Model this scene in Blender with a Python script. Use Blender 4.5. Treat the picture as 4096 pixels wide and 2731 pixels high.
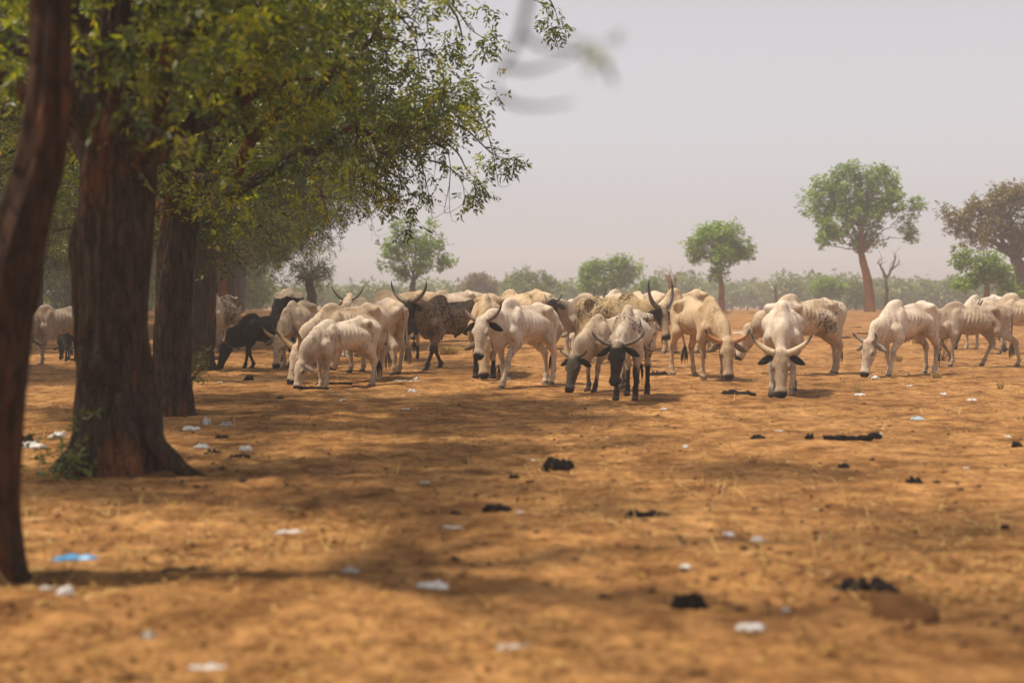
import bpy, math, random
import numpy as np
from mathutils import Vector, Matrix

for o in list(bpy.data.objects):
    bpy.data.objects.remove(o, do_unlink=True)
SC = bpy.context.scene
COL = SC.collection
R = math.radians

# ------------------------------------------------------------------ camera, sky, sun, exposure
PW, PH = 4096.0, 2731.0
FPX = 5689.0                                   # 50 mm on 36 mm
CAMZ = 1.30
HORIZON = 1195.0
PITCH = math.atan((PH / 2 - HORIZON) / FPX)
cam_d = bpy.data.cameras.new('camera')
cam = bpy.data.objects.new('camera', cam_d)
COL.objects.link(cam)
cam.location = (0, 0, CAMZ)
cam.rotation_euler = (math.pi / 2 - PITCH, 0, 0)
cam_d.lens = 50.0
cam_d.sensor_width = 36.0
cam_d.clip_start = 0.1
cam_d.clip_end = 3000
cam_d.dof.use_dof = True
cam_d.dof.focus_distance = 24.5
cam_d.dof.aperture_fstop = 1.2
cam_d.dof.aperture_blades = 9
SC.camera = cam

SUN_EL, SUN_AZ = R(66), R(-97)                 # azimuth from +Y towards +X: the sun stands to the left
world = bpy.data.worlds.new('World')
SC.world = world
world.use_nodes = True
wn = world.node_tree
wn.nodes.clear()
w_out = wn.nodes.new('ShaderNodeOutputWorld')
w_bg = wn.nodes.new('ShaderNodeBackground')
w_sky = wn.nodes.new('ShaderNodeTexSky')
w_sky.sky_type = 'NISHITA'
w_sky.sun_disc = False
w_sky.sun_elevation = SUN_EL
w_sky.sun_rotation = SUN_AZ
w_sky.air_density = 1.0
w_sky.dust_density = 1.5
w_sky.ozone_density = 1.0
w_hsv = wn.nodes.new('ShaderNodeHueSaturation')
w_hsv.inputs['Saturation'].default_value = 0.10  # dust greys the whole sky evenly
w_mul = wn.nodes.new('ShaderNodeMix')
w_mul.data_type = 'RGBA'
w_mul.blend_type = 'MULTIPLY'
w_mul.inputs[0].default_value = 1.0
w_mul.inputs[7].default_value = (1.0, 0.965, 1.0, 1)
wn.links.new(w_sky.outputs[0], w_hsv.inputs['Color'])
wn.links.new(w_hsv.outputs[0], w_mul.inputs[6])
wn.links.new(w_mul.outputs[2], w_bg.inputs['Color'])
w_bg.inputs['Strength'].default_value = 0.125
wn.links.new(w_bg.outputs[0], w_out.inputs['Surface'])

sun_d = bpy.data.lights.new('sun', 'SUN')
sun = bpy.data.objects.new('sun', sun_d)
COL.objects.link(sun)
sun_d.energy = 4.6
sun_d.angle = R(3.6)
sun_d.color = (1.0, 0.88, 0.71)
_sv = Vector((math.cos(SUN_EL) * math.sin(SUN_AZ), math.cos(SUN_EL) * math.cos(SUN_AZ), math.sin(SUN_EL)))
sun.rotation_euler = (-_sv).to_track_quat('-Z', 'Y').to_euler()
sun.location = _sv * 60

SC.view_settings.view_transform = 'Standard'
SC.view_settings.look = 'None'
SC.view_settings.exposure = 0.15
SC.view_settings.gamma = 1.0
SC.view_settings.use_curve_mapping = False
SC.render.engine = 'CYCLES'
SC.cycles.use_denoising = True
try:
    SC.cycles.denoiser = 'OPENIMAGEDENOISE'
    SC.cycles.denoising_input_passes = 'RGB_ALBEDO_NORMAL'
except Exception:
    pass
SC.cycles.max_bounces = 6
SC.cycles.diffuse_bounces = 3
SC.cycles.transmission_bounces = 3
SC.cycles.volume_bounces = 1
SC.cycles.transparent_max_bounces = 6
SC.cycles.use_fast_gi = False

# ------------------------------------------------------------------ pixel -> place helpers (photograph pixels)
def sstep(a, b, x):
    t = np.clip((x - a) / (b - a), 0, 1)
    return t * t * (3 - 2 * t)

def rise(d):
    """gentle swell of the plain away from the camera, falling off behind its crest"""
    return 0.6 * sstep(20, 74, d) - 1.1 * sstep(84, 165, d)

def ray(px, py):
    u = (px - PW / 2) / FPX
    v = (PH / 2 - py) / FPX
    c, s = math.cos(PITCH), math.sin(PITCH)
    return (u, c + v * s, v * c - s)           # x, forward, up

def P(px, py, d):
    rx, ry, rz = ray(px, py)
    k = d / ry
    return np.array([rx * k, d, CAMZ + rz * k])

def depth_of(py):
    rx, ry, rz = ray(PW / 2, py)
    lo, hi = 1.0, 84.0
    for _ in range(60):
        m = (lo + hi) / 2
        if CAMZ + rz / ry * m > rise(m): lo = m
        else: hi = m
    return (lo + hi) / 2

def G(px, py):
    d = depth_of(py)
    p = P(px, py, d)
    return np.array([p[0], d, float(rise(d))])

def ppm(d):
    return FPX / d                              # photo pixels per metre at that distance

# ------------------------------------------------------------------ numpy noise
class VN:
    def __init__(self, seed, n=64):
        r = np.random.RandomState(seed)
        self.n = n
        self.t2 = r.rand(n, n)
        self.t3 = r.rand(n, n, n) if n <= 64 else None
    def n2(self, x, y):
        n = self.n
        xi = np.floor(x).astype(int); yi = np.floor(y).astype(int)
        fx = x - xi; fy = y - yi
        fx = fx * fx * (3 - 2 * fx); fy = fy * fy * (3 - 2 * fy)
        t = self.t2
        a = t[xi % n, yi % n]; b = t[(xi + 1) % n, yi % n]
        c = t[xi % n, (yi + 1) % n]; d = t[(xi + 1) % n, (yi + 1) % n]
        return (a * (1 - fx) + b * fx) * (1 - fy) + (c * (1 - fx) + d * fx) * fy
    def n3(self, p):
        n = self.n
        i = np.floor(p).astype(int); f = p - i
        f = f * f * (3 - 2 * f)
        r = 0
        for dx in (0, 1):
            for dy in (0, 1):
                for dz in (0, 1):
                    w = (f[:, 0] if dx else 1 - f[:, 0]) * (f[:, 1] if dy else 1 - f[:, 1]) * (f[:, 2] if dz else 1 - f[:, 2])
                    r = r + w * self.t3[(i[:, 0] + dx) % n, (i[:, 1] + dy) % n, (i[:, 2] + dz) % n]
        return r
    def f3(self, p, o=3):
        r = 0; a = 0.5; s = 0
        for k in range(o):
            r = r + a * self.n3(p * 2 ** k + 7.3 * k); s += a; a *= 0.5
        return r / s
    def f2(self, x, y, o=3):
        r = 0; a = 0.5; s = 0
        for k in range(o):
            r = r + a * self.n2(x * 2 ** k + 5.1 * k, y * 2 ** k + 9.7 * k); s += a; a *= 0.5
        return r / s
VNZ = VN(11, 48)

def ground_z(x, y):
    x = np.asarray(x, float); y = np.asarray(y, float)
    fade = 1 - sstep(45, 80, y)
    z = rise(y)
    z = z + 0.10 * (VNZ.f2(x * 0.18 + 3, y * 0.18, 2) - 0.5) * fade
    z = z + 0.075 * (VNZ.f2(x * 1.1, y * 1.1 + 4, 3) - 0.5) * fade
    h = VNZ.f2(x * 5.2 + 1.7, y * 5.2, 2)
    z = z + 0.05 * (h - 0.5) * (0.4 + 1.2 * VNZ.n2(x * 0.6, y * 0.6 + 2)) * fade
    return z

# ------------------------------------------------------------------ object helpers
def tag(o, label=None, cat=None, group=None, kind=None):
    if label: o['label'] = label
    if cat: o['category'] = cat
    if group: o['group'] = group
    if kind: o['kind'] = kind
    return o

def empty(name, loc=(0, 0, 0), rz=0.0, s=1.0):
    o = bpy.data.objects.new(name, None)
    COL.objects.link(o)
    o.empty_display_size = 0.2
    o.location = loc
    o.rotation_euler = (0, 0, rz)
    o.scale = (s, s, s)
    return o

def mesh_np(name, V, F, mat=None, smooth=True, attrs=None):
    """V (n,3); F list of int arrays (m,3)/(m,4)"""
    me = bpy.data.meshes.new(name)
    V = np.asarray(V, np.float32)
    if not isinstance(F, (list, tuple)): F = [F]
    F = [np.asarray(f, np.int32) for f in F if len(f)]
    me.vertices.add(len(V))
    me.vertices.foreach_set('co', V.ravel())
    tot = np.concatenate([np.full(len(f), f.shape[1], np.int32) for f in F])
    idx = np.concatenate([f.ravel() for f in F])
    st = np.concatenate([[0], np.cumsum(tot)[:-1]]).astype(np.int32)
    me.loops.add(len(idx))
    me.loops.foreach_set('vertex_index', idx)
    me.polygons.add(len(tot))
    me.polygons.foreach_set('loop_start', st)
    me.polygons.foreach_set('loop_total', tot)
    if smooth:
        me.polygons.foreach_set('use_smooth', np.ones(len(tot), bool))
    me.update(calc_edges=True)
    if attrs:
        for k, a in attrs.items():
            a = np.asarray(a, np.float32)
            if a.ndim == 1:
                at = me.attributes.new(k, 'FLOAT', 'POINT')
                at.data.foreach_set('value', a)
            else:
                at = me.attributes.new(k, 'FLOAT_COLOR', 'POINT')
                c = np.ones((len(a), 4), np.float32); c[:, :3] = a
                at.data.foreach_set('color', c.ravel())
    if mat: me.materials.append(mat)
    return me

def obj(name, me, parent=None, loc=None):
    o = bpy.data.objects.new(name, me)
    COL.objects.link(o)
    if parent is not None: o.parent = parent
    if loc is not None: o.location = loc
    return o

class MB:
    """collects pieces into one mesh"""
    def __init__(self):
        self.v = []; self.f3 = []; self.f4 = []; self.a = {}; self.n = 0
    def add(self, V, F, **attrs):
        V = np.asarray(V, float)
        for f in (F if isinstance(F, (list, tuple)) else [F]):
            f = np.asarray(f)
            if len(f) == 0: continue
            (self.f3 if f.shape[1] == 3 else self.f4).append(f + self.n)
        for k, a in attrs.items():
            a = np.asarray(a, float)
            if a.ndim == 0: a = np.full(len(V), float(a))
            elif a.ndim == 1 and len(a) == 3 and len(V) != 3: a = np.tile(a, (len(V), 1))
            self.a.setdefault(k, []).append(a)
        self.v.append(V); self.n += len(V)
    def tube(self, pts, rad, sides=6, cap=True, squash=None, **attrs):
        pts = np.asarray(pts, float); m = len(pts)
        rad = np.broadcast_to(np.asarray(rad, float), (m,))
        t = np.gradient(pts, axis=0)
        t /= np.linalg.norm(t, axis=1)[:, None] + 1e-9
        ref = np.array([0.0, 0, 1]) if abs(t[:, 2]).mean() < 0.75 else np.array([1.0, 0, 0])
        n1 = np.cross(t, ref); n1 /= np.linalg.norm(n1, axis=1)[:, None] + 1e-9
        n2 = np.cross(n1, t)
        a = np.linspace(0, 2 * np.pi, sides, endpoint=False)
        s2 = 1.0 if squash is None else squash
        V = pts[:, None] + rad[:, None, None] * (np.cos(a)[None, :, None] * n1[:, None] + s2 * np.sin(a)[None, :, None] * n2[:, None])
        V = V.reshape(-1, 3)
        i = np.arange(m - 1)[:, None] * sides; j = np.arange(sides)[None]
        k = (j + 1) % sides
        q = np.stack([i + j, i + k, i + sides + k, i + sides + j], -1).reshape(-1, 4)
        F = [q]
        if cap:
            V = np.vstack([V, pts[:1], pts[-1:]])
            j = np.arange(sides); k = (j + 1) % sides
            F.append(np.stack([k, j, np.full(sides, m * sides)], -1))
            F.append(np.stack([(m - 1) * sides + j, (m - 1) * sides + k, np.full(sides, m * sides + 1)], -1))
        self.add(V, F, **attrs)
    def mesh(self, name, mat, smooth=True):
        V = np.vstack(self.v)
        F = []
        if self.f4: F.append(np.vstack(self.f4))
        if self.f3: F.append(np.vstack(self.f3))
        at = {k: np.concatenate(a) for k, a in self.a.items()}
        return mesh_np(name, V, F, mat, smooth, at)
    def build(self, name, mat, parent=None, smooth=True, loc=None):
        return obj(name, self.mesh(name, mat, smooth), parent, loc)

def bez(p0, p1, p2, n):
    t = np.linspace(0, 1, n)[:, None]
    return (1 - t) ** 2 * np.asarray(p0) + 2 * t * (1 - t) * np.asarray(p1) + t * t * np.asarray(p2)

# ------------------------------------------------------------------ materials
class NT:
    def __init__(self, name):
        self.m = bpy.data.materials.new(name)
        self.m.use_nodes = True
        self.t = self.m.node_tree
        self.t.nodes.clear()
        self.out = self.n('ShaderNodeOutputMaterial')
    def n(self, typ, **kw):
        x = self.t.nodes.new(typ)
        for k, v in kw.items(): setattr(x, k, v)
        return x
    def l(self, a, b): self.t.links.new(a, b)
    def val(self, s, v):
        if hasattr(v, 'is_output') or isinstance(v, bpy.types.NodeSocket): self.l(v, s)
        else: s.default_value = v
    def math(self, op, a, b=0.0, clamp=False):
        x = self.n('ShaderNodeMath', operation=op, use_clamp=clamp)
        self.val(x.inputs[0], a); self.val(x.inputs[1], b)
        return x.outputs[0]
    def noise(self, scale, detail=3.0, rough=0.55, vec=None, dim='3D', w=None, dist=0.0):
        x = self.n('ShaderNodeTexNoise', noise_dimensions=dim)
        x.inputs['Scale'].default_value = scale
        x.inputs['Detail'].default_value = detail
        x.inputs['Roughness'].default_value = rough
        x.inputs['Distortion'].default_value = dist
        if vec is not None: self.l(vec, x.inputs['Vector'])
        if w is not None: self.val(x.inputs['W'], w)
        return x.outputs['Fac']
    def ramp(self, fac, stops, interp='LINEAR'):
        x = self.n('ShaderNodeValToRGB')
        x.color_ramp.interpolation = interp
        e = x.color_ramp.elements
        while len(e) < len(stops): e.new(0.5)
        for s, (p, c) in zip(e, stops):
            s.position = p
            s.color = (c[0], c[1], c[2], 1) if len(c) == 3 else c
        self.l(fac, x.inputs[0])
        return x.outputs[0]
    def mix(self, fac, a, b, blend='MIX'):
        x = self.n('ShaderNodeMix', data_type='RGBA', blend_type=blend)
        self.val(x.inputs[0], fac)
        for s, v in ((x.inputs[6], a), (x.inputs[7], b)):
            if isinstance(v, tuple): s.default_value = (v[0], v[1], v[2], 1)
            else: self.l(v, s)
        return x.outputs[2]
    def bump(self, h, strength, dist=0.02, normal=None):
        x = self.n('ShaderNodeBump')
        x.inputs['Strength'].default_value = strength
        x.inputs['Distance'].default_value = dist
        self.l(h, x.inputs['Height'])
        if normal is not None: self.l(normal, x.inputs['Normal'])
        return x.outputs[0]
    def coords(self, kind='Object', scale=None):
        c = self.n('ShaderNodeTexCoord').outputs[kind]
        if scale is None: return c
        mp = self.n('ShaderNodeMapping')
        mp.inputs['Scale'].default_value = scale
        self.l(c, mp.inputs['Vector'])
        return mp.outputs[0]
    def attr(self, name, out='Color'):
        return self.n('ShaderNodeAttribute', attribute_name=name).outputs[out]
    def pbr(self, col, rough=0.8, normal=None, spec=0.3, **kw):
        b = self.n('ShaderNodeBsdfPrincipled')
        self.val(b.inputs['Base Color'], (col[0], col[1], col[2], 1) if isinstance(col, tuple) else col)
        self.val(b.inputs['Roughness'], rough)
        b.inputs['Specular IOR Level'].default_value = spec
        if normal is not None: self.l(normal, b.inputs['Normal'])
        for k, v in kw.items(): self.val(b.inputs[k], v)
        self.l(b.outputs[0], self.out.inputs['Surface'])
        return b

def mat_ground():
    t = NT('dry_soil')
    c = t.coords('Object')
    big = t.noise(0.35, 4, 0.6, c)
    mid = t.noise(2.2, 5, 0.65, c)
    fine = t.noise(16, 5, 0.7, c)
    col = t.ramp(big, [(0.28, (0.25, 0.120, 0.040)), (0.50, (0.38, 0.195, 0.068)), (0.72, (0.50, 0.275, 0.108))])
    dark = t.ramp(mid, [(0.36, (0.42, 0.36, 0.30)), (0.55, (1, 1, 1))])
    col = t.mix(0.9, col, dark, 'MULTIPLY')
    lit = t.ramp(t.noise(6.0, 5, 0.7, c), [(0.40, (0.62, 0.55, 0.48)), (0.52, (1, 1, 1)), (0.66, (1.35, 1.33, 1.28))])
    col = t.mix(0.8, col, lit, 'MULTIPLY')
    spk = t.ramp(fine, [(0.36, (0.52, 0.46, 0.40)), (0.5, (1.0, 1.0, 1.0)), (0.72, (1.22, 1.2, 1.15))])
    col = t.mix(0.65, col, spk, 'MULTIPLY')
    v = t.n('ShaderNodeTexVoronoi'); v.inputs['Scale'].default_value = 7.0
    t.l(c, v.inputs['Vector'])
    crumb = t.math('ADD', t.math('MULTIPLY', fine, 0.7), t.math('MULTIPLY', v.outputs['Distance'], 0.5))
    n = t.bump(crumb, 0.9, 0.05)
    n = t.bump(mid, 0.6, 0.12, n)
    t.pbr(col, 0.95, n, 0.12)
    return t.m

def mat_bark(name, dark, mid, red, redness=0.5, streak=1.0):
    t = NT(name)
    c = t.coords('Object', (5.0, 5.0, 0.9))
    c2 = t.coords('Object')
    a = t.noise(3.5, 6, 0.68, c, dist=0.4)
    b = t.noise(0.9, 3, 0.6, c2)
    cc = t.noise(2.0, 4, 0.6, c)
    col = t.ramp(a, [(0.32, dark), (0.62, mid)])
    lo = 0.62 - 0.2 * redness
    m = t.ramp(t.math('ADD', t.math('MULTIPLY', b, 0.65), t.math('MULTIPLY', cc, 0.35)), [(lo, (0, 0, 0)), (lo + 0.06, (1, 1, 1))])
    col = t.mix(t.math('MULTIPLY', m, 0.9), col, t.mix(a, tuple(x * 0.5 for x in red), red))
    vo = t.n('ShaderNodeTexVoronoi', feature='DISTANCE_TO_EDGE'); vo.inputs['Scale'].default_value = 3.2
    t.l(t.coords('Object', (4.5, 4.5, 1.3)), vo.inputs['Vector'])
    crk = t.ramp(t.math('ADD', vo.outputs['Distance'], t.math('MULTIPLY', a, 0.12)), [(0.05, (0.35, 0.33, 0.32)), (0.16, (1, 1, 1))])
    col = t.mix(0.8, col, crk, 'MULTIPLY')
    hgt = t.math('ADD', a, t.math('MULTIPLY', t.math('MINIMUM', vo.outputs['Distance'], 0.2), 2.0))
    n = t.bump(hgt, 1.0, 0.06 * streak)
    t.pbr(col, 0.92, n, 0.15)
    return t.m

def mat_leaf(name, ramp, trans=0.45):
    t = NT(name)
    a = t.attr('tint', 'Fac')
    col = t.ramp(a, ramp)
    d = t.n('ShaderNodeBsdfDiffuse'); t.l(col, d.inputs['Color'])
    tr = t.n('ShaderNodeBsdfTranslucent')
    tc = t.mix(1.0, col, (1.25, 1.25, 0.55), 'MULTIPLY')
    t.l(tc, tr.inputs['Color'])
    mx = t.n('ShaderNodeMixShader'); mx.inputs[0].default_value = trans
    t.l(d.outputs[0], mx.inputs[1]); t.l(tr.outputs[0], mx.inputs[2])
    g = t.n('ShaderNodeBsdfGlossy'); g.inputs['Roughness'].default_value = 0.45
    g.inputs['Color'].default_value = (0.8, 0.8, 0.75, 1)
    m2 = t.n('ShaderNodeMixShader'); m2.inputs[0].default_value = 0.05
    t.l(mx.outputs[0], m2.inputs[1]); t.l(g.outputs[0], m2.inputs[2])
    t.l(m2.outputs[0], t.out.inputs['Surface'])
    return t.m

def mat_coat():
    t = NT('cattle_coat')
    c = t.coords('Object')
    rnd = t.n('ShaderNodeObjectInfo').outputs['Random']
    w = t.math('MULTIPLY', rnd, 40.0)
    base = t.attr('coat')
    sp = t.attr('spot', 'Fac')
    n1 = t.noise(2.6, 4, 0.6, c, '4D', w)
    n2 = t.noise(34.0, 4, 0.7, c, '4D', w)
    n3 = t.noise(12.0, 2, 0.5, c, '4D', w)
    var = t.ramp(n1, [(0.30, (0.60, 0.47, 0.33)), (0.48, (0.93, 0.88, 0.82)), (0.70, (1.12, 1.12, 1.12))])
    n5 = t.noise(6.0, 5, 0.7, t.coords('Object', (1.6, 1.6, 0.7)), '4D', w)
    stain = t.ramp(n5, [(0.34, (0.40, 0.29, 0.19)), (0.455, (0.95, 0.93, 0.91)), (0.7, (1.1, 1.1, 1.1))])
    fur = t.ramp(t.noise(48, 4, 0.75, t.coords('Object', (1.0, 1.0, 0.45))), [(0.3, (0.68, 0.64, 0.59)), (0.62, (1.12, 1.12, 1.12))])
    col = t.mix(0.85, base, var, 'MULTIPLY')
    col = t.mix(0.75, col, stain, 'MULTIPLY')
    col = t.mix(0.8, col, fur, 'MULTIPLY')
    th = t.math('SUBTRACT', 0.70, t.math('MULTIPLY', sp, 0.24))
    nn = t.math('ADD', t.math('MULTIPLY', n2, 0.72), t.math('MULTIPLY', n3, 0.28))
    msk = t.math('MULTIPLY', t.math('SUBTRACT', nn, th), 15.0, True)
    msk = t.math('MULTIPLY', msk, t.math('GREATER_THAN', sp, 0.02))
    col = t.mix(t.math('MULTIPLY', msk, 0.93), col, (0.03, 0.023, 0.018))
    hair = t.noise(60, 3, 0.7, t.coords('Object', (1.0, 2.5, 2.5)))
    nrm = t.bump(t.math('ADD', hair, t.math('MULTIPLY', n5, 0.8)), 0.7, 0.02)
    t.pbr(col, 0.78, nrm, 0.12, **{'Sheen Weight': 0.03, 'Sheen Roughness': 0.5})
    return t.m

def mat_horn():
    t = NT('horn')
    n = t.noise(14, 4, 0.6, t.coords('Object'))
    col = t.mix(0.6, t.attr('coat'), t.ramp(n, [(0.3, (0.6, 0.55, 0.5)), (0.7, (1.15, 1.1, 1.05))]), 'MULTIPLY')
    t.pbr(col, 0.48, t.bump(n, 0.4, 0.01), 0.4)
    return t.m

def mat_plain(name, col, rough=0.8, var=0.35, scale=9.0, spec=0.3, bump=0.3, **kw):
    t = NT(name)
    n = t.noise(scale, 4, 0.6, t.coords('Object'))
    lo = 1 - var
    c = t.mix(1.0, col, t.ramp(n, [(0.3, (lo, lo, lo)), (0.7, (1.1, 1.1, 1.1))]), 'MULTIPLY')
    t.pbr(c, rough, t.bump(n, bump, 0.02), spec, **kw)
    return t.m

def mat_tint(name, ramp, rough=0.85):
    t = NT(name)
    t.pbr(t.ramp(t.attr('tint', 'Fac'), ramp), rough, None, 0.2)
    return t.m

M = {}
M['soil'] = mat_ground()
M['bark'] = mat_bark('grey_bark', (0.014, 0.010, 0.007), (0.085, 0.056, 0.036), (0.22, 0.078, 0.027), 0.5)
M['redbark'] = mat_bark('red_bark', (0.022, 0.013, 0.009), (0.080, 0.043, 0.026), (0.22, 0.08, 0.028), 0.58)
M['orangebark'] = mat_bark('orange_bark', (0.20, 0.075, 0.025), (0.38, 0.15, 0.045), (0.52, 0.19, 0.05), 0.8)
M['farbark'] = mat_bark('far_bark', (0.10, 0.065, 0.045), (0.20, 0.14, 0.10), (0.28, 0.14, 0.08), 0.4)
M['twig'] = mat_plain('twig', (0.075, 0.05, 0.035), 0.9)
NEEM = [(0.0, (0.022, 0.045, 0.003)), (0.45, (0.085, 0.125, 0.006)), (0.8, (0.26, 0.30, 0.012)), (0.95, (0.42, 0.38, 0.02)), (1.0, (0.46, 0.26, 0.02))]
M['neem'] = mat_leaf('neem_leaf', NEEM, 0.55)
M['green'] = mat_leaf('green_leaf', [(0.0, (0.045, 0.115, 0.003)), (0.5, (0.16, 0.30, 0.006)), (1.0, (0.36, 0.46, 0.012))], 0.42)
M['olive'] = mat_leaf('olive_leaf', [(0.0, (0.075, 0.072, 0.010)), (0.5, (0.17, 0.135, 0.022)), (1.0, (0.27, 0.17, 0.04))], 0.38)
M['grey_green'] = mat_leaf('grey_green_leaf', [(0.0, (0.07, 0.11, 0.02)), (0.5, (0.14, 0.19, 0.038)), (1.0, (0.22, 0.25, 0.055))], 0.35)
M['tan'] = mat_leaf('tan_leaf', [(0.0, (0.12, 0.09, 0.03)), (0.5, (0.20, 0.145, 0.045)), (1.0, (0.27, 0.19, 0.06))], 0.3)
M['coat'] = mat_coat()
M['horn'] = mat_horn()
M['eye'] = mat_plain('eye', (0.012, 0.008, 0.006), 0.15, 0.1, 5, 0.6, 0.0)
M['straw'] = mat_tint('straw', [(0.0, (0.20, 0.11, 0.035)), (0.6, (0.46, 0.30, 0.10)), (1.0, (0.62, 0.46, 0.19))])
M['litterleaf'] = mat_tint('fallen_leaf', [(0.0, (0.09, 0.04, 0.015)), (0.5, (0.26, 0.135, 0.035)), (0.85, (0.36, 0.20, 0.05)), (1.0, (0.42, 0.27, 0.09))])
M['clod'] = mat_tint('clod', [(0.0, (0.035, 0.022, 0.015)), (0.4, (0.20, 0.10, 0.045)), (1.0, (0.42, 0.22, 0.10))], 0.95)
M['white_plastic'] = mat_plain('white_plastic', (0.62, 0.60, 0.58), 0.45, 0.35, 14, 0.45, 0.5, **{'Subsurface Weight': 0.15})
M['grey_plastic'] = mat_plain('grey_plastic', (0.42, 0.38, 0.33), 0.5, 0.4, 14, 0.45, 0.5)
M['blue_plastic'] = mat_plain('blue_plastic', (0.06, 0.30, 0.58), 0.4, 0.35, 12, 0.45, 0.5)
M['pale_blue'] = mat_plain('pale_blue_plastic', (0.36, 0.47, 0.56), 0.4, 0.35, 12, 0.45, 0.5)
M['black_rag'] = mat_plain('black_rag', (0.014, 0.011, 0.010), 0.9, 0.5, 16, 0.1, 0.8)
M['mud'] = mat_plain('red_earth', (0.20, 0.095, 0.038), 0.95, 0.5, 6, 0.1, 0.8)
# ------------------------------------------------------------------ ground sheet
def axis(parts):
    a = []
    for lo, hi, st in parts: a.append(np.arange(lo, hi, st))
    return np.unique(np.round(np.concatenate(a), 4))
gx = axis([(-420, -60, 12), (-60, -16, 1.5), (-16, -9, .35), (-9, 9, .085), (9, 16, .35), (16, 60, 1.5), (60, 421, 12)])
gy = axis([(-60, 2, 3), (2, 4, .25), (4, 24, .085), (24, 40, .16), (40, 90, .7), (90, 200, 4), (200, 441, 12)])
GX, GY = np.meshgrid(gx, gy, indexing='ij')
GZ = ground_z(GX, GY)
nx_, ny_ = len(gx), len(gy)
i_ = np.arange(nx_ - 1)[:, None] * ny_; j_ = np.arange(ny_ - 1)[None]
gq = np.stack([i_ + j_, i_ + ny_ + j_, i_ + ny_ + j_ + 1, i_ + j_ + 1], -1).reshape(-1, 4)
ground = obj('ground', mesh_np('ground', np.stack([GX, GY, GZ], -1).reshape(-1, 3), gq, M['soil']))
tag(ground, kind='structure')
# ------------------------------------------------------------------ cattle: one implicit body per animal
class Field:
    def __init__(self, lo, hi, h):
        self.h = h
        self.lo = np.asarray(lo, float)
        self.n = np.ceil((np.asarray(hi) - self.lo) / h).astype(int) + 1
        self.d = np.full(self.n, 1.0, np.float32)
        self.ax = [self.lo[i] + h * np.arange(self.n[i]) for i in range(3)]
    def region(self, lo, hi):
        a = np.clip(np.floor((lo - self.lo) / self.h).astype(int), 0, self.n)
        b = np.clip(np.ceil((hi - self.lo) / self.h).astype(int) + 1, 0, self.n)
        return a, b
    def apply(self, lo, hi, fn, k):
        pad = k + 0.06
        a, b = self.region(np.asarray(lo) - pad, np.asarray(hi) + pad)
        if np.any(b <= a): return
        X = self.ax[0][a[0]:b[0]][:, None, None]; Y = self.ax[1][a[1]:b[1]][None, :, None]; Z = self.ax[2][a[2]:b[2]][None, None, :]
        d = fn(X, Y, Z)
        s = self.d[a[0]:b[0], a[1]:b[1], a[2]:b[2]]
        if k > 0:
            hh = np.maximum(k - np.abs(s - d), 0) / k
            r = np.minimum(s, d) - hh * hh * k * 0.25
        else:
            r = np.minimum(s, d)
        self.d[a[0]:b[0], a[1]:b[1], a[2]:b[2]] = r

def surface_nets(d, lo, h):
    s = d < 0
    nx, ny, nz = d.shape
    cnt = np.zeros((nx - 1, ny - 1, nz - 1), np.int8)
    acc = np.zeros((nx - 1, ny - 1, nz - 1, 3), np.float32)
    offs = [(i, j, k) for i in (0, 1) for j in (0, 1) for k in (0, 1)]
    def sl(o): return (slice(o[0], nx - 1 + o[0]), slice(o[1], ny - 1 + o[1]), slice(o[2], nz - 1 + o[2]))
    for o in offs:
        for ax in range(3):
            if o[ax]: continue
            p = list(o); p[ax] = 1
            d0 = d[sl(o)]; d1 = d[sl(p)]
            c = (d0 < 0) != (d1 < 0)
            t = np.where(c, d0 / np.where(c, d0 - d1, 1), 0)
            cnt += c
            for q in range(3):
                acc[..., q] += np.where(c, (o[q] + (t if q == ax else 0)), 0)
    m = cnt > 0
    ids = np.full(m.shape, -1, np.int32)
    ids[m] = np.arange(m.sum())
    cell = np.argwhere(m)
    V = (cell + acc[m] / cnt[m][:, None]) * h + lo
    quads = []
    for ax in range(3):
        p = [slice(None)] * 3; q = [slice(None)] * 3
        p[ax] = slice(0, -1); q[ax] = slice(1, None)
        a = s[tuple(p)]; b = s[tuple(q)]
        for flip, e in ((False, a & ~b), (True, ~a & b)):
            w = np.argwhere(e)
            u, v = (ax + 1) % 3, (ax + 2) % 3
            ok = (w[:, u] > 0) & (w[:, v] > 0) & (w[:, u] < d.shape[u] - 1) & (w[:, v] < d.shape[v] - 1)
            w = w[ok]
            def cid(du, dv):
                x = w.copy(); x[:, u] += du; x[:, v] += dv
                return ids[x[:, 0], x[:, 1], x[:, 2]]
            f = np.stack([cid(-1, -1), cid(0, -1), cid(0, 0), cid(-1, 0)], -1)
            if flip: f = f[:, ::-1]
            quads.append(f)
    return V, np.vstack(quads)

def nrm(v):
    v = np.asarray(v, float); return v / (np.linalg.norm(v) + 1e-9)

def rotz(a):
    c, s = math.cos(a), math.sin(a)
    return np.array([[c, -s, 0], [s, c, 0], [0, 0, 1.0]])

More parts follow.
